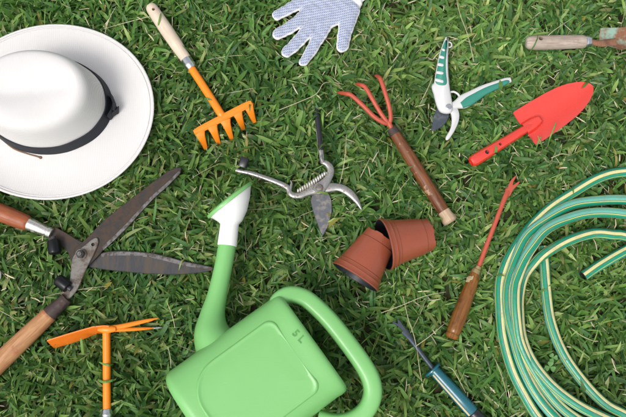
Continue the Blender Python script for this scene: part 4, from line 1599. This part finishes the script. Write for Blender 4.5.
# ================================================================== garden hose
def make_hose():
    r = 0.0091
    z0 = ZB + r - 0.001
    lv = lambda k: z0 + k * 0.0125
    pts = []          # (u, v, z, roll)
    A = lambda *p: pts.extend(p)
    E1 = [(583.0, 275.6), (600, 265.4), (626, 250.5), (655, 238), (695, 236), (735, 256), (762, 298), (764, 345), (742, 390), (704, 424), (664, 436), (628, 428)]
    A(*[(u, v, lv(0.0)) for u, v in E1])
    S4 = [(592, 411.5, 1.2), (569, 399.5, 1.2), (547.5, 381.5, 1.1), (531.5, 359.5, 0.9), (522.5, 337, 0.5), (518.6, 312, 0.1), (519.2, 294, 0.0), (525, 275, 0.3), (535, 262, 0.8), (546, 252.8, 1.0), (568, 240.6, 0.9), (593, 234.2, 0.5), (612, 234.0, 0.3), (626, 236.4, 0.2), (662, 247, 0.2), (695, 270, 1), (716, 310, 1), (712, 360, 1), (684, 416, 1), (646, 442, 0.8)]
    A(*[(u, v, lv(k)) for u, v, k in S4])
    S3 = [(602, 431, 0.7), (569, 413.5, 0.6), (547.5, 392, 0.6), (531, 366.5, 0.8), (520.6, 342, 1.2), (515.8, 320, 1.6), (515, 300, 1.8), (517, 283, 1.7), (522.4, 264, 1.7), (531, 247, 1.7), (546, 230.6, 1.6), (568, 218.2, 1.2), (593, 212.6, 0.9), (626, 214.6, 0.8), (668, 222, 0.9), (712, 246, 2), (742, 290, 2), (744, 340, 2), (722, 392, 1.5), (676, 434, 1.0), (626, 448, 0.6)]
    A(*[(u, v, lv(k)) for u, v, k in S3])
    S2 = [(580, 438, 0.5), (553, 416, 0.5), (535.5, 391.5, 0.6), (521.5, 362.5, 0.7), (512.6, 335.5, 0.8), (508.4, 312, 0.8), (508.0, 292, 0.8), (510.4, 275, 0.8), (516.6, 256.5, 0.8), (527.6, 236.2, 0.8), (546, 219, 0.7), (568, 206.8, 0.5), (593, 200.6, 0.4), (626, 200, 0.4), (672, 205, 0.6), (728, 230, 1), (768, 285, 1), (770, 350, 1), (744, 410, 1), (690, 452, 0.6), (630, 468, 0)]
    A(*[(u, v, lv(k)) for u, v, k in S2])
    S1 = [(580, 449, 0), (551, 432, 0), (536, 415, 0), (524.6, 396, 0), (512.6, 370, 0), (503.4, 337, 0), (499.4, 305, 0), (499.8, 287, 0), (504, 270, 0), (512, 252.6, 0), (526, 232, 0), (540, 217.6, 0), (553, 206.6, 0), (571, 193, 0), (599, 178.7, 0), (626, 171.6, 0), (680, 172, 0), (744, 200, 0), (788, 260, 0), (796, 340, 0), (772, 410, 0), (725, 450, 0), (680, 448, 0)]
    A(*[(u, v, lv(k)) for u, v, k in S1])
    S5 = [(650, 430, 0), (626, 415.6, 0), (604.6, 402.6, 0), (582, 381.6, 0), (563, 352.6, 0), (551, 320, 0), (545.6, 288, 0), (544.4, 263, 0), (543.8, 247, -0.15)]
    A(*[(u, v, lv(k)) for u, v, k in S5])
    w = [tuple(P(u + 0.7 * math.sin(i * 1.9), v + 0.7 * math.cos(i * 2.6), z)) for i, (u, v, z) in enumerate(pts)]
    path = cat(w, 7)
    t = thing('garden_hose', 'coiled green and cream striped garden hose at right edge of the lawn', 'hose', P(640, 310, 0))
    g = G()
    # twist accumulates slowly so that different stripes face up on each strand
    m_ = len(path)
    pa = np.array([np.array(p) for p in path])
    tw = np.zeros(m_)
    L = 0.0
    n4, n3, n2, n1 = 12, 12 + len(S4), 12 + len(S4) + len(S3), 12 + len(S4) + len(S3) + len(S2)
    n5 = n1 + len(S1)
    an_ = [(0, 1.5), (8, 1.4), (n4 + 1, 1.0), (n4 + 6, 0.7), (n4 + 12, 1.1), (n4 + 17, 1.2), (n3 + 2, 0.9), (n3 + 7, 0.9), (n3 + 11, -0.75), (n3 + 14, -0.85), (n3 + 18, 0.0), (n2 + 2, 0.8), (n2 + 7, 1.0), (n2 + 11, -0.7), (n2 + 14, -0.9), (n2 + 18, 0.2), (n1 + 2, 1.2), (n1 + 8, 1.05), (n1 + 14, 1.35), (n1 + 20, 1.2), (n5 + 2, 0.75), (n5 + 8, 0.7)]
    anchors_i = [a_ * 7 for a_, b_ in an_]
    anchors_a = [b_ for a_, b_ in an_]
    roll = np.interp(np.arange(m_), anchors_i, anchors_a) + 0.22 * np.sin(np.arange(m_) * 0.045) + 0.12 * np.sin(np.arange(m_) * 0.13)
    n = 40
    rr = []
    upv = np.array((0, 0, 1.0))
    for i in range(m_):
        tt = pa[min(i + 1, m_ - 1)] - pa[max(i - 1, 0)]
        tt /= np.linalg.norm(tt)
        s = np.cross(tt, upv); s /= np.linalg.norm(s)
        wv = np.cross(s, tt)
        rr.append([pa[i] + s * (r * math.cos(2 * math.pi * k / n + roll[i])) + wv * (r * 0.96 * math.sin(2 * math.pi * k / n + roll[i])) for k in range(n)])
    g.rings(rr, False, False)
    tube = g.build('tube', MAT['hose'], t, 60)
    for i0, i1 in ((0, 2), (m_ - 1, m_ - 3)):
        d = pa[i1] - pa[i0]
        d /= np.linalg.norm(d)
        g = G()
        g.rod(pa[i0] + d * 0.012, pa[i0], [(0, 0.004), (0, 0.0062), (0.9, 0.0064), (1.0, 0.0068), (1.0, 0.0090), (0.97, 0.0092), (0.9, 0.0080)], 28)
        g.build('cut_end', MAT['hose_in'], t, 40)


make_hose()

# ================================================================== turf
bpy.context.view_layer.update()
GX0, GX1, GY0, GY1 = -0.80, 0.95, -0.72, 0.72
STEP = 0.0022
dg = bpy.context.evaluated_depsgraph_get()
vs, fs, off = [], [], 0
for o in list(bpy.data.objects):
    if o.type != 'MESH' or o.name.startswith('lawn'):
        continue
    me = o.data
    mw = o.matrix_world
    k = len(me.vertices)
    c = np.empty(k * 3, np.float32)
    me.vertices.foreach_get('co', c)
    c = c.reshape(-1, 3)
    R3 = np.array(mw)[:3, :3]
    c = c @ R3.T + np.array(mw.translation)
    vs.append(c)
    for p in me.polygons:
        fs.append(tuple(i + off for i in p.vertices))
    off += k
allv = np.concatenate(vs)
bvh = BVHTree.FromPolygons([tuple(p) for p in allv.tolist()], fs, all_triangles=False)
nx, ny = int((GX1 - GX0) / STEP), int((GY1 - GY0) / STEP)
LOW = np.full((ny, nx), 9.0, np.float32)
HIGH = np.zeros((ny, nx), np.float32)
up_ = Vector((0, 0, 1))
# only cast where something stands: mark cells near object vertices first
mask = np.zeros((ny, nx), bool)
ii = ((allv[:, 0] - GX0) / STEP).astype(int)
jj = ((allv[:, 1] - GY0) / STEP).astype(int)
ok = (ii >= 0) & (ii < nx) & (jj >= 0) & (jj < ny)
mask[jj[ok], ii[ok]] = True
pad = 16
m2 = mask.copy()
for s_ in range(pad):
    m3 = m2.copy()
    m3[1:] |= m2[:-1]; m3[:-1] |= m2[1:]; m3[:, 1:] |= m2[:, :-1]; m3[:, :-1] |= m2[:, 1:]
    m2 = m3
for j, i in np.argwhere(m2):
    hit = bvh.ray_cast(Vector((GX0 + (i + 0.5) * STEP, GY0 + (j + 0.5) * STEP, -0.05)), up_, 0.5)
    if hit[0] is not None:
        LOW[j, i] = hit[0].z
        top = bvh.ray_cast(Vector((GX0 + (i + 0.5) * STEP, GY0 + (j + 0.5) * STEP, 0.4)), -up_, 0.5)
        HIGH[j, i] = top[0].z if top[0] is not None else 0
# blades give way a little before the edge as well
LOWD = LOW.copy()
for s_ in range(2):
    l0 = LOWD.copy()
    LOWD[1:] = np.minimum(LOWD[1:], l0[:-1]); LOWD[:-1] = np.minimum(LOWD[:-1], l0[1:])
    LOWD[:, 1:] = np.minimum(LOWD[:, 1:], l0[:, :-1]); LOWD[:, :-1] = np.minimum(LOWD[:, :-1], l0[:, 1:])


HIGHD = HIGH.copy()
for o in bpy.data.objects:
    if o.type == 'EMPTY' and o.get('category') in ('hat', 'glove', 'watering can', 'plant pot'):
        for c_ in o.children:
            b_ = [c_.matrix_world @ Vector(q) for q in c_.bound_box]
            i0, i1 = (int((f(q.x for q in b_) - GX0) / STEP) for f in (min, max))
            j0, j1 = (int((f(q.y for q in b_) - GY0) / STEP) for f in (min, max))
            sub = HIGHD[max(j0, 0):max(j1, 0), max(i0, 0):max(i1, 0)]
            sub[sub > 0] = 1.0
for s_ in range(1):
    h0 = HIGHD.copy()
    HIGHD[1:] = np.maximum(HIGHD[1:], h0[:-1]); HIGHD[:-1] = np.maximum(HIGHD[:-1], h0[1:])
    HIGHD[:, 1:] = np.maximum(HIGHD[:, 1:], h0[:, :-1]); HIGHD[:, :-1] = np.maximum(HIGHD[:, :-1], h0[:, 1:])


def highz(x, y):
    i = ((x - GX0) / STEP).astype(int)
    j = ((y - GY0) / STEP).astype(int)
    ok = (i >= 0) & (i < nx) & (j >= 0) & (j < ny)
    out = np.zeros(x.shape)
    out[ok] = HIGHD[j[ok], i[ok]]
    return out


def lowz(x, y):
    i = ((x - GX0) / STEP).astype(int)
    j = ((y - GY0) / STEP).astype(int)
    ok = (i >= 0) & (i < nx) & (j >= 0) & (j < ny)
    out = np.full(x.shape, 9.0)
    out[ok] = LOWD[j[ok], i[ok]]
    return out


def smooth_noise(x, y, scale, seed):
    r = np.random.default_rng(seed)
    tb = r.random((64, 64))
    u, v = x * scale, y * scale
    i, j = np.floor(u).astype(int), np.floor(v).astype(int)
    fu, fv = u - i, v - j
    fu, fv = fu * fu * (3 - 2 * fu), fv * fv * (3 - 2 * fv)
    g_ = lambda a, b: tb[b % 64, a % 64]
    return (g_(i, j) * (1 - fu) + g_(i + 1, j) * fu) * (1 - fv) + (g_(i, j + 1) * (1 - fu) + g_(i + 1, j + 1) * fu) * fv


def ribbon_mesh(name, root, azi, elev, length, width, droop, curl, tint, m, segs=4, fold=0.25, prof=None, clamp=True, zbase=None, tip_tint=None, over=0.0):
    """many bent leaf blades as one mesh; arrays per blade"""
    nb = len(azi)
    t = np.linspace(0, 1, segs + 1)
    prof = prof if prof is not None else np.interp(t, [0, 0.25, 0.6, 0.85, 1], [0.62, 0.95, 1.0, 0.66, 0.04])
    x = np.zeros((nb, segs + 1)); y = x.copy(); z = x.copy()
    x[:, 0], y[:, 0] = root[:, 0], root[:, 1]
    z[:, 0] = 0.001 if zbase is None else zbase
    a = azi.copy(); e = elev.copy()
    ax_ = np.zeros_like(x); el_ = np.zeros_like(x)
    ax_[:, 0], el_[:, 0] = a, e
    for k in range(segs):
        x[:, k + 1] = x[:, k] + np.cos(e) * np.cos(a) * length / segs
        y[:, k + 1] = y[:, k] + np.cos(e) * np.sin(a) * length / segs
        z[:, k + 1] = np.maximum(z[:, k] + np.sin(e) * length / segs, 0.002)
        e = e - droop / segs
        a = a + curl / segs
        ax_[:, k + 1], el_[:, k + 1] = a, e
    w = width[:, None] * prof[None, :] * 0.5
    sx, sy = -np.sin(ax_), np.cos(ax_)
    tw = RNG.normal(0, 0.55, nb)[:, None] * np.ones_like(x)
    cz, sz = np.cos(tw), np.sin(tw)
    V = np.zeros((nb, segs + 1, 3, 3))
    for q, sgn in ((0, -1), (2, 1)):
        V[:, :, q, 0] = x + sgn * w * sx * cz
        V[:, :, q, 1] = y + sgn * w * sy * cz
        V[:, :, q, 2] = z + sgn * w * sz + w * fold
    V[:, :, 1, 0], V[:, :, 1, 1], V[:, :, 1, 2] = x, y, z
    if clamp:
        lz = lowz(V[..., 0], V[..., 1])
        lim = lz - 0.0012 - 0.002 * RNG.random(lz.shape)
        if over:          # a few blades rooted beside low things end up lying across their edges
            hz = highz(V[..., 0], V[..., 1])
            sel = (RNG.random(nb) < over) & (lz[:, 0, 1] > 1) & (hz.max(axis=(1, 2)) < 0.043)
            zo = np.where(hz > 0, np.maximum(V[..., 2], hz + 0.0016), V[..., 2])
            V[..., 2] = np.where(sel[:, None, None], zo, V[..., 2])
            lim = np.where(sel[:, None, None], 9.0, lim)
        V[..., 2] = np.where(V[..., 2] > lim, np.maximum(lim, 0.0004 + 0.002 * RNG.random(lz.shape)), V[..., 2])
        V[..., 2] = np.maximum(V[..., 2], 0.0004)
    verts = V.reshape(-1, 3)
    per = (segs + 1) * 3
    base = (np.arange(nb) * per)[:, None]
    quads = []
    uvq = []
    for k in range(segs):
        for q in range(2):
            quads.append([k * 3 + q, k * 3 + q + 1, (k + 1) * 3 + q + 1, (k + 1) * 3 + q])
            uvq.append([(q / 2, k / segs), ((q + 1) / 2, k / segs), ((q + 1) / 2, (k + 1) / segs), (q / 2, (k + 1) / segs)])
    quads = np.array(quads)
    F = (base[:, None, :] + quads[None, :, :]).reshape(-1, 4)
    me = bpy.data.meshes.new(name)
    me.vertices.add(len(verts))
    me.vertices.foreach_set('co', verts.astype(np.float32).ravel())
    me.loops.add(F.size)
    me.loops.foreach_set('vertex_index', F.astype(np.int32).ravel())
    me.polygons.add(len(F))
    me.polygons.foreach_set('loop_start', np.arange(0, F.size, 4, dtype=np.int32))
    me.polygons.foreach_set('use_smooth', np.ones(len(F), bool))
    uvl = me.uv_layers.new(name='UVMap')
    uva = np.array(uvq, np.float32)[None].repeat(nb, 0)
    uva[..., 0] += RNG.random(nb).astype(np.float32)[:, None, None] * 50
    uvl.data.foreach_set('uv', uva.ravel())
    col = me.color_attributes.new('tint', 'FLOAT_COLOR', 'POINT')
    c = np.ones((nb, segs + 1, 3, 4), np.float32)
    c[..., :3] = tint[:, None, None, :]
    if tip_tint is not None:
        mixw = np.clip((t - 0.55) / 0.45, 0, 1)[None, :, None, None] * tip_tint[1][:, None, None, None]
        c[..., :3] = c[..., :3] * (1 - mixw) + tip_tint[0][None, None, None, :] * mixw
    col.data.foreach_set('color', c.ravel())
    me.update(calc_edges=True)
    me.validate()
    me.materials.append(m)
    o = bpy.data.objects.new(name, me)
    COL.objects.link(o)
    return o


TX0, TX1, TY0, TY1 = -1.05, 1.15, -0.95, 0.95


def turf():
    area = (TX1 - TX0) * (TY1 - TY0)
    nt_ = int(area * 8600)
    tx = RNG.uniform(TX0, TX1, nt_)
    ty = RNG.uniform(TY0, TY1, nt_)
    keep = ((np.abs(tx) < 0.70) & (np.abs(ty) < 0.56)) | (RNG.random(nt_) < 0.6)
    keep &= RNG.random(nt_) < 0.55 + 0.9 * smooth_noise(tx, ty, 17, 41)
    tx, ty = tx[keep], ty[keep]
    nt_ = len(tx)
    lean = smooth_noise(tx, ty, 9, 3) * 4 * math.pi
    vig = 0.68 + 0.64 * smooth_noise(tx, ty, 12, 5)
    per = RNG.integers(3, 6, nt_)
    idx = np.repeat(np.arange(nt_), per)
    nb = len(idx)
    root = np.stack([tx[idx] + RNG.normal(0, 0.004, nb), ty[idx] + RNG.normal(0, 0.004, nb)], 1)
    fan = RNG.uniform(0, 2 * math.pi, nb)
    use = RNG.random(nb) < 0.45
    azi = np.where(use, lean[idx] + RNG.normal(0, 0.6, nb), fan)
    elev = np.radians(np.clip(RNG.normal(39, 18, nb), 6, 82))
    length = np.clip(RNG.normal(0.033, 0.011, nb), 0.012, 0.066) * vig[idx]
    width = np.clip(RNG.normal(0.0060, 0.0015, nb), 0.0026, 0.0100) * (0.7 + 0.3 * vig[idx])
    droop = np.radians(RNG.normal(48, 30, nb))
    curl = RNG.normal(0, 0.35, nb)
    # colours: fresh, mid and deep green leaves, some yellowing
    base = np.array([[0.090, 0.206, 0.041], [0.134, 0.264, 0.062], [0.052, 0.146, 0.037], [0.205, 0.335, 0.088], [0.102, 0.224, 0.072], [0.32, 0.40, 0.15]])
    pick = RNG.choice(6, nb, p=[0.30, 0.25, 0.18, 0.12, 0.10, 0.05])
    patch = (0.78 + 0.44 * smooth_noise(root[:, 0], root[:, 1], 6, 8))[:, None] * (1 + (smooth_noise(root[:, 0], root[:, 1], 9, 31)[:, None] - 0.5) * np.array([[0.36, 0.10, 0.15]]))
    tint = base[pick] * (0.65 + 0.6 * RNG.random(nb))[:, None] * patch
    ye = RNG.random(nb) < 0.012
    tint[ye] = np.array([0.26, 0.24, 0.05])
    tipamt = np.where(RNG.random(nb) < 0.10, RNG.uniform(0.4, 1.0, nb), 0.0)
    o = ribbon_mesh('lawn_grass', root, azi, elev, length, width, droop, curl, tint, MAT['grass'], 4, over=0.012, tip_tint=(np.array([0.30, 0.24, 0.10]), tipamt))
    tag(o, 'dense broad bladed green grass covering the whole lawn', 'grass', None, 'stuff')
    # thin young blades standing among the broad ones
    nb = int(area * 2600)
    root = np.stack([RNG.uniform(TX0, TX1, nb), RNG.uniform(TY0, TY1, nb)], 1)
    azi = RNG.uniform(0, 2 * math.pi, nb)
    tint = np.array([[0.20, 0.33, 0.085]]) * (0.7 + 0.6 * RNG.random(nb))[:, None]
    o = ribbon_mesh('young_grass', root, azi, np.radians(RNG.uniform(35, 80, nb)), RNG.uniform(0.022, 0.052, nb), RNG.uniform(0.0016, 0.003, nb), np.radians(RNG.uniform(20, 90, nb)), RNG.normal(0, 0.3, nb), tint, MAT['grass'], 4)
    tag(o, 'thin fresh grass blades scattered among the broad ones', 'grass', None, 'stuff')
    # dead leaf bits and straw low in the sward
    nb = int(area * 4200)
    root = np.stack([RNG.uniform(TX0, TX1, nb), RNG.uniform(TY0, TY1, nb)], 1)
    dens = smooth_noise(root[:, 0], root[:, 1], 8, 21)
    root = root[RNG.random(nb) < dens * 1.2]
    nb = len(root)
    azi = RNG.uniform(0, 2 * math.pi, nb)
    tint = np.array([[0.46, 0.41, 0.27]]) * (0.5 + 0.8 * RNG.random(nb))[:, None]
    zb_ = RNG.uniform(0.006, 0.027, nb)
    long_ = RNG.random(nb) < 0.018
    length = np.where(long_, RNG.uniform(0.05, 0.12, nb), RNG.uniform(0.006, 0.024, nb))
    width = np.where(long_, RNG.uniform(0.0008, 0.0013, nb), RNG.uniform(0.0007, 0.0022, nb))
    zb_ = np.where(long_, RNG.uniform(0.022, 0.03, nb), zb_)
    o = ribbon_mesh('dry_straw', root, azi, np.radians(RNG.normal(4, 9, nb)), length, width, np.radians(RNG.normal(6, 12, nb)), RNG.normal(0, 0.22, nb), tint, MAT['straw'], 4, 0.15, np.array([0.7, 1, 1, 0.9, 0.3]), zbase=zb_)
    tag(o, 'dry straw and dead leaf bits scattered in the grass', 'straw', None, 'stuff')


turf()


# a clover plant inside the hose coil
def clover(u, v, label):
    c0 = P(u, v, 0.0)
    t = thing('clover_plant', label, 'clover', c0)
    rnd = random.Random(4)
    for k, (du, dv, sz) in enumerate(((0, 0, 1.0), (3, -9, 0.85), (-6, 5, 0.8))):
        hub = P(u + du, v + dv, 0.036)
        g = G()
        pp = cat([tuple(c0), tuple(c0.lerp(hub, 0.6) + Vector((0.002, 0, 0.004))), tuple(hub)], 5)
        g.tube(pp, 0.0008, None, 6)
        st = g.build('stalk', MAT['clover'], t, 60)
        for a0 in (90, 210, 330):
            a = math.radians(a0 + rnd.uniform(-15, 15) + 40 * k)
            d = Vector((math.cos(a), math.sin(a), 0.12)).normalized()
            n = Vector((-d.y, d.x, 0)).normalized()
            L = 0.0095 * sz
            rr = []
            for f, w in ((0.05, 0.1), (0.3, 0.55), (0.6, 0.92), (0.85, 0.9), (0.97, 0.55), (0.93, 0.1)):
                p = hub + d * (L * f)
                hw = L * 0.55 * w
                rr.append([p - n * hw + Vector((0, 0, 0.0012 * w)), p, p + n * hw + Vector((0, 0, 0.0012 * w)), p - Vector((0, 0, 0.0004))])
            g = G()
            g.rings(rr)
            g.build('leaflet', MAT['clover'], st, 60)


clover(550, 367, 'small three leaved clover plant inside the hose coil')


# single long straws and grass stems that the photograph shows lying over the turf
def lying(name, label, pts, w, tint, matkey='straw', group='pale dry stems lying on the grass'):
    pp = cat([tuple(P(u, v, z)) for u, v, z in pts], 6)
    rad = np.interp(np.linspace(0, 1, len(pp)), [0, 0.8, 1], [w, w * 0.9, w * 0.4])
    g = G()
    g.tube(pp, list(rad), list(rad * 0.5), 6)
    o = g.build(name, MAT[matkey], None, 60, origin=tuple(P(*pts[0][:2], 0)))
    c = o.data.color_attributes.new('tint', 'FLOAT_COLOR', 'POINT')
    c.data.foreach_set('color', list(tint + (1,)) * len(o.data.vertices))
    return tag(o, label, 'straw' if matkey == 'straw' else 'grass blade', group)


STR = (0.42, 0.39, 0.25)
for lab, pts in (
        ('long pale stem running up to top edge above striped pruner', [(474, 62, 0.034), (468, 36, 0.04), (460, 14, 0.036), (456, -4, 0.032)]),
        ('pale arching stem between glove and old metal pruner', [(279, 110, 0.032), (299, 102, 0.038), (316, 94, 0.038), (323, 84, 0.036), (330, 82, 0.032)]),
        ('pale stem standing right of the orange hoe prongs', [(175, 328, 0.026), (172, 315, 0.036), (166, 300, 0.034)]),
        ('pale stem on grass below the orange hoe prongs', [(168, 347, 0.03), (170, 356, 0.034), (171, 368, 0.03)]),
        ('long pale stem left of the red weeder handle', [(381, 313, 0.03), (400, 306, 0.036), (425, 296, 0.036), (446, 292, 0.03)]),
        ('pale stem crossing near the teal weeder shaft', [(403, 296, 0.03), (408, 318, 0.036), (414, 336, 0.036), (417, 350, 0.032)]),
        ('pale stem above teal weeder pointing up right', [(416, 346, 0.034), (430, 336, 0.036), (444, 324, 0.03)]),
        ('pale stem left of the teal weeder guard', [(424, 392, 0.03), (420, 372, 0.038), (417, 350, 0.034)]),
        ('pale stem right of the teal weeder guard', [(444, 366, 0.03), (452, 369, 0.04), (458, 378, 0.038), (466, 393, 0.03)]),
        ('pale dry stem lying inside the hose coil', [(571, 328, 0.03), (582, 336, 0.036), (596, 342, 0.03)]),
        ('pale stem on grass below the rusty trowel handle', [(543, 42, 0.03), (552, 32, 0.038), (571, 19, 0.032)]),
        ('pale stem below the old pruner hook', [(360, 178, 0.03), (366, 166, 0.036), (370, 158, 0.03)]),
        ('pale stem near top edge left of striped pruner', [(432, 78, 0.03), (428, 88, 0.036), (420, 104, 0.03)]),
        ('pale dry stem below the red trowel', [(551, 158, 0.03), (562, 154, 0.036), (574, 156, 0.03)])):
    lying('dry_stem', lab, pts, 0.0006, STR)
GR = (0.19, 0.34, 0.08)
for lab, pts, w in (
        ('green grass blade crossing the pale rake handle', [(158, 30, 0.02), (158.5, 24, 0.040), (160, 17, 0.043), (161, 12, 0.034)], 0.0016),
        ('upper green blade crossing the orange hoe shaft', [(113, 364, 0.02), (109, 365, 0.038), (104, 364, 0.036), (99, 362, 0.03)], 0.0020),
        ('lower green blade crossing the orange hoe shaft', [(98, 380, 0.024), (104, 382, 0.039), (110, 381, 0.036), (116, 379, 0.03)], 0.0022),
        ('long green blade over red trowel lower edge', [(548, 146, 0.02), (550, 138, 0.044), (554, 128, 0.050), (556, 122, 0.048)], 0.0014),
        ('short green blade over red trowel corner', [(536, 150, 0.02), (538, 143, 0.042), (541, 137, 0.046)], 0.0015),
        ('lowest green blade over red trowel corner', [(543, 150, 0.02), (541, 143, 0.044), (538, 136, 0.048)], 0.0014),
        ('green blade crossing the front of orange hoe blade', [(83, 354, 0.02), (82, 346, 0.036), (81, 338, 0.042)], 0.0026)):
    lying('grass_blade', lab, pts, w, GR, 'grass', 'grass blades lying over tools')
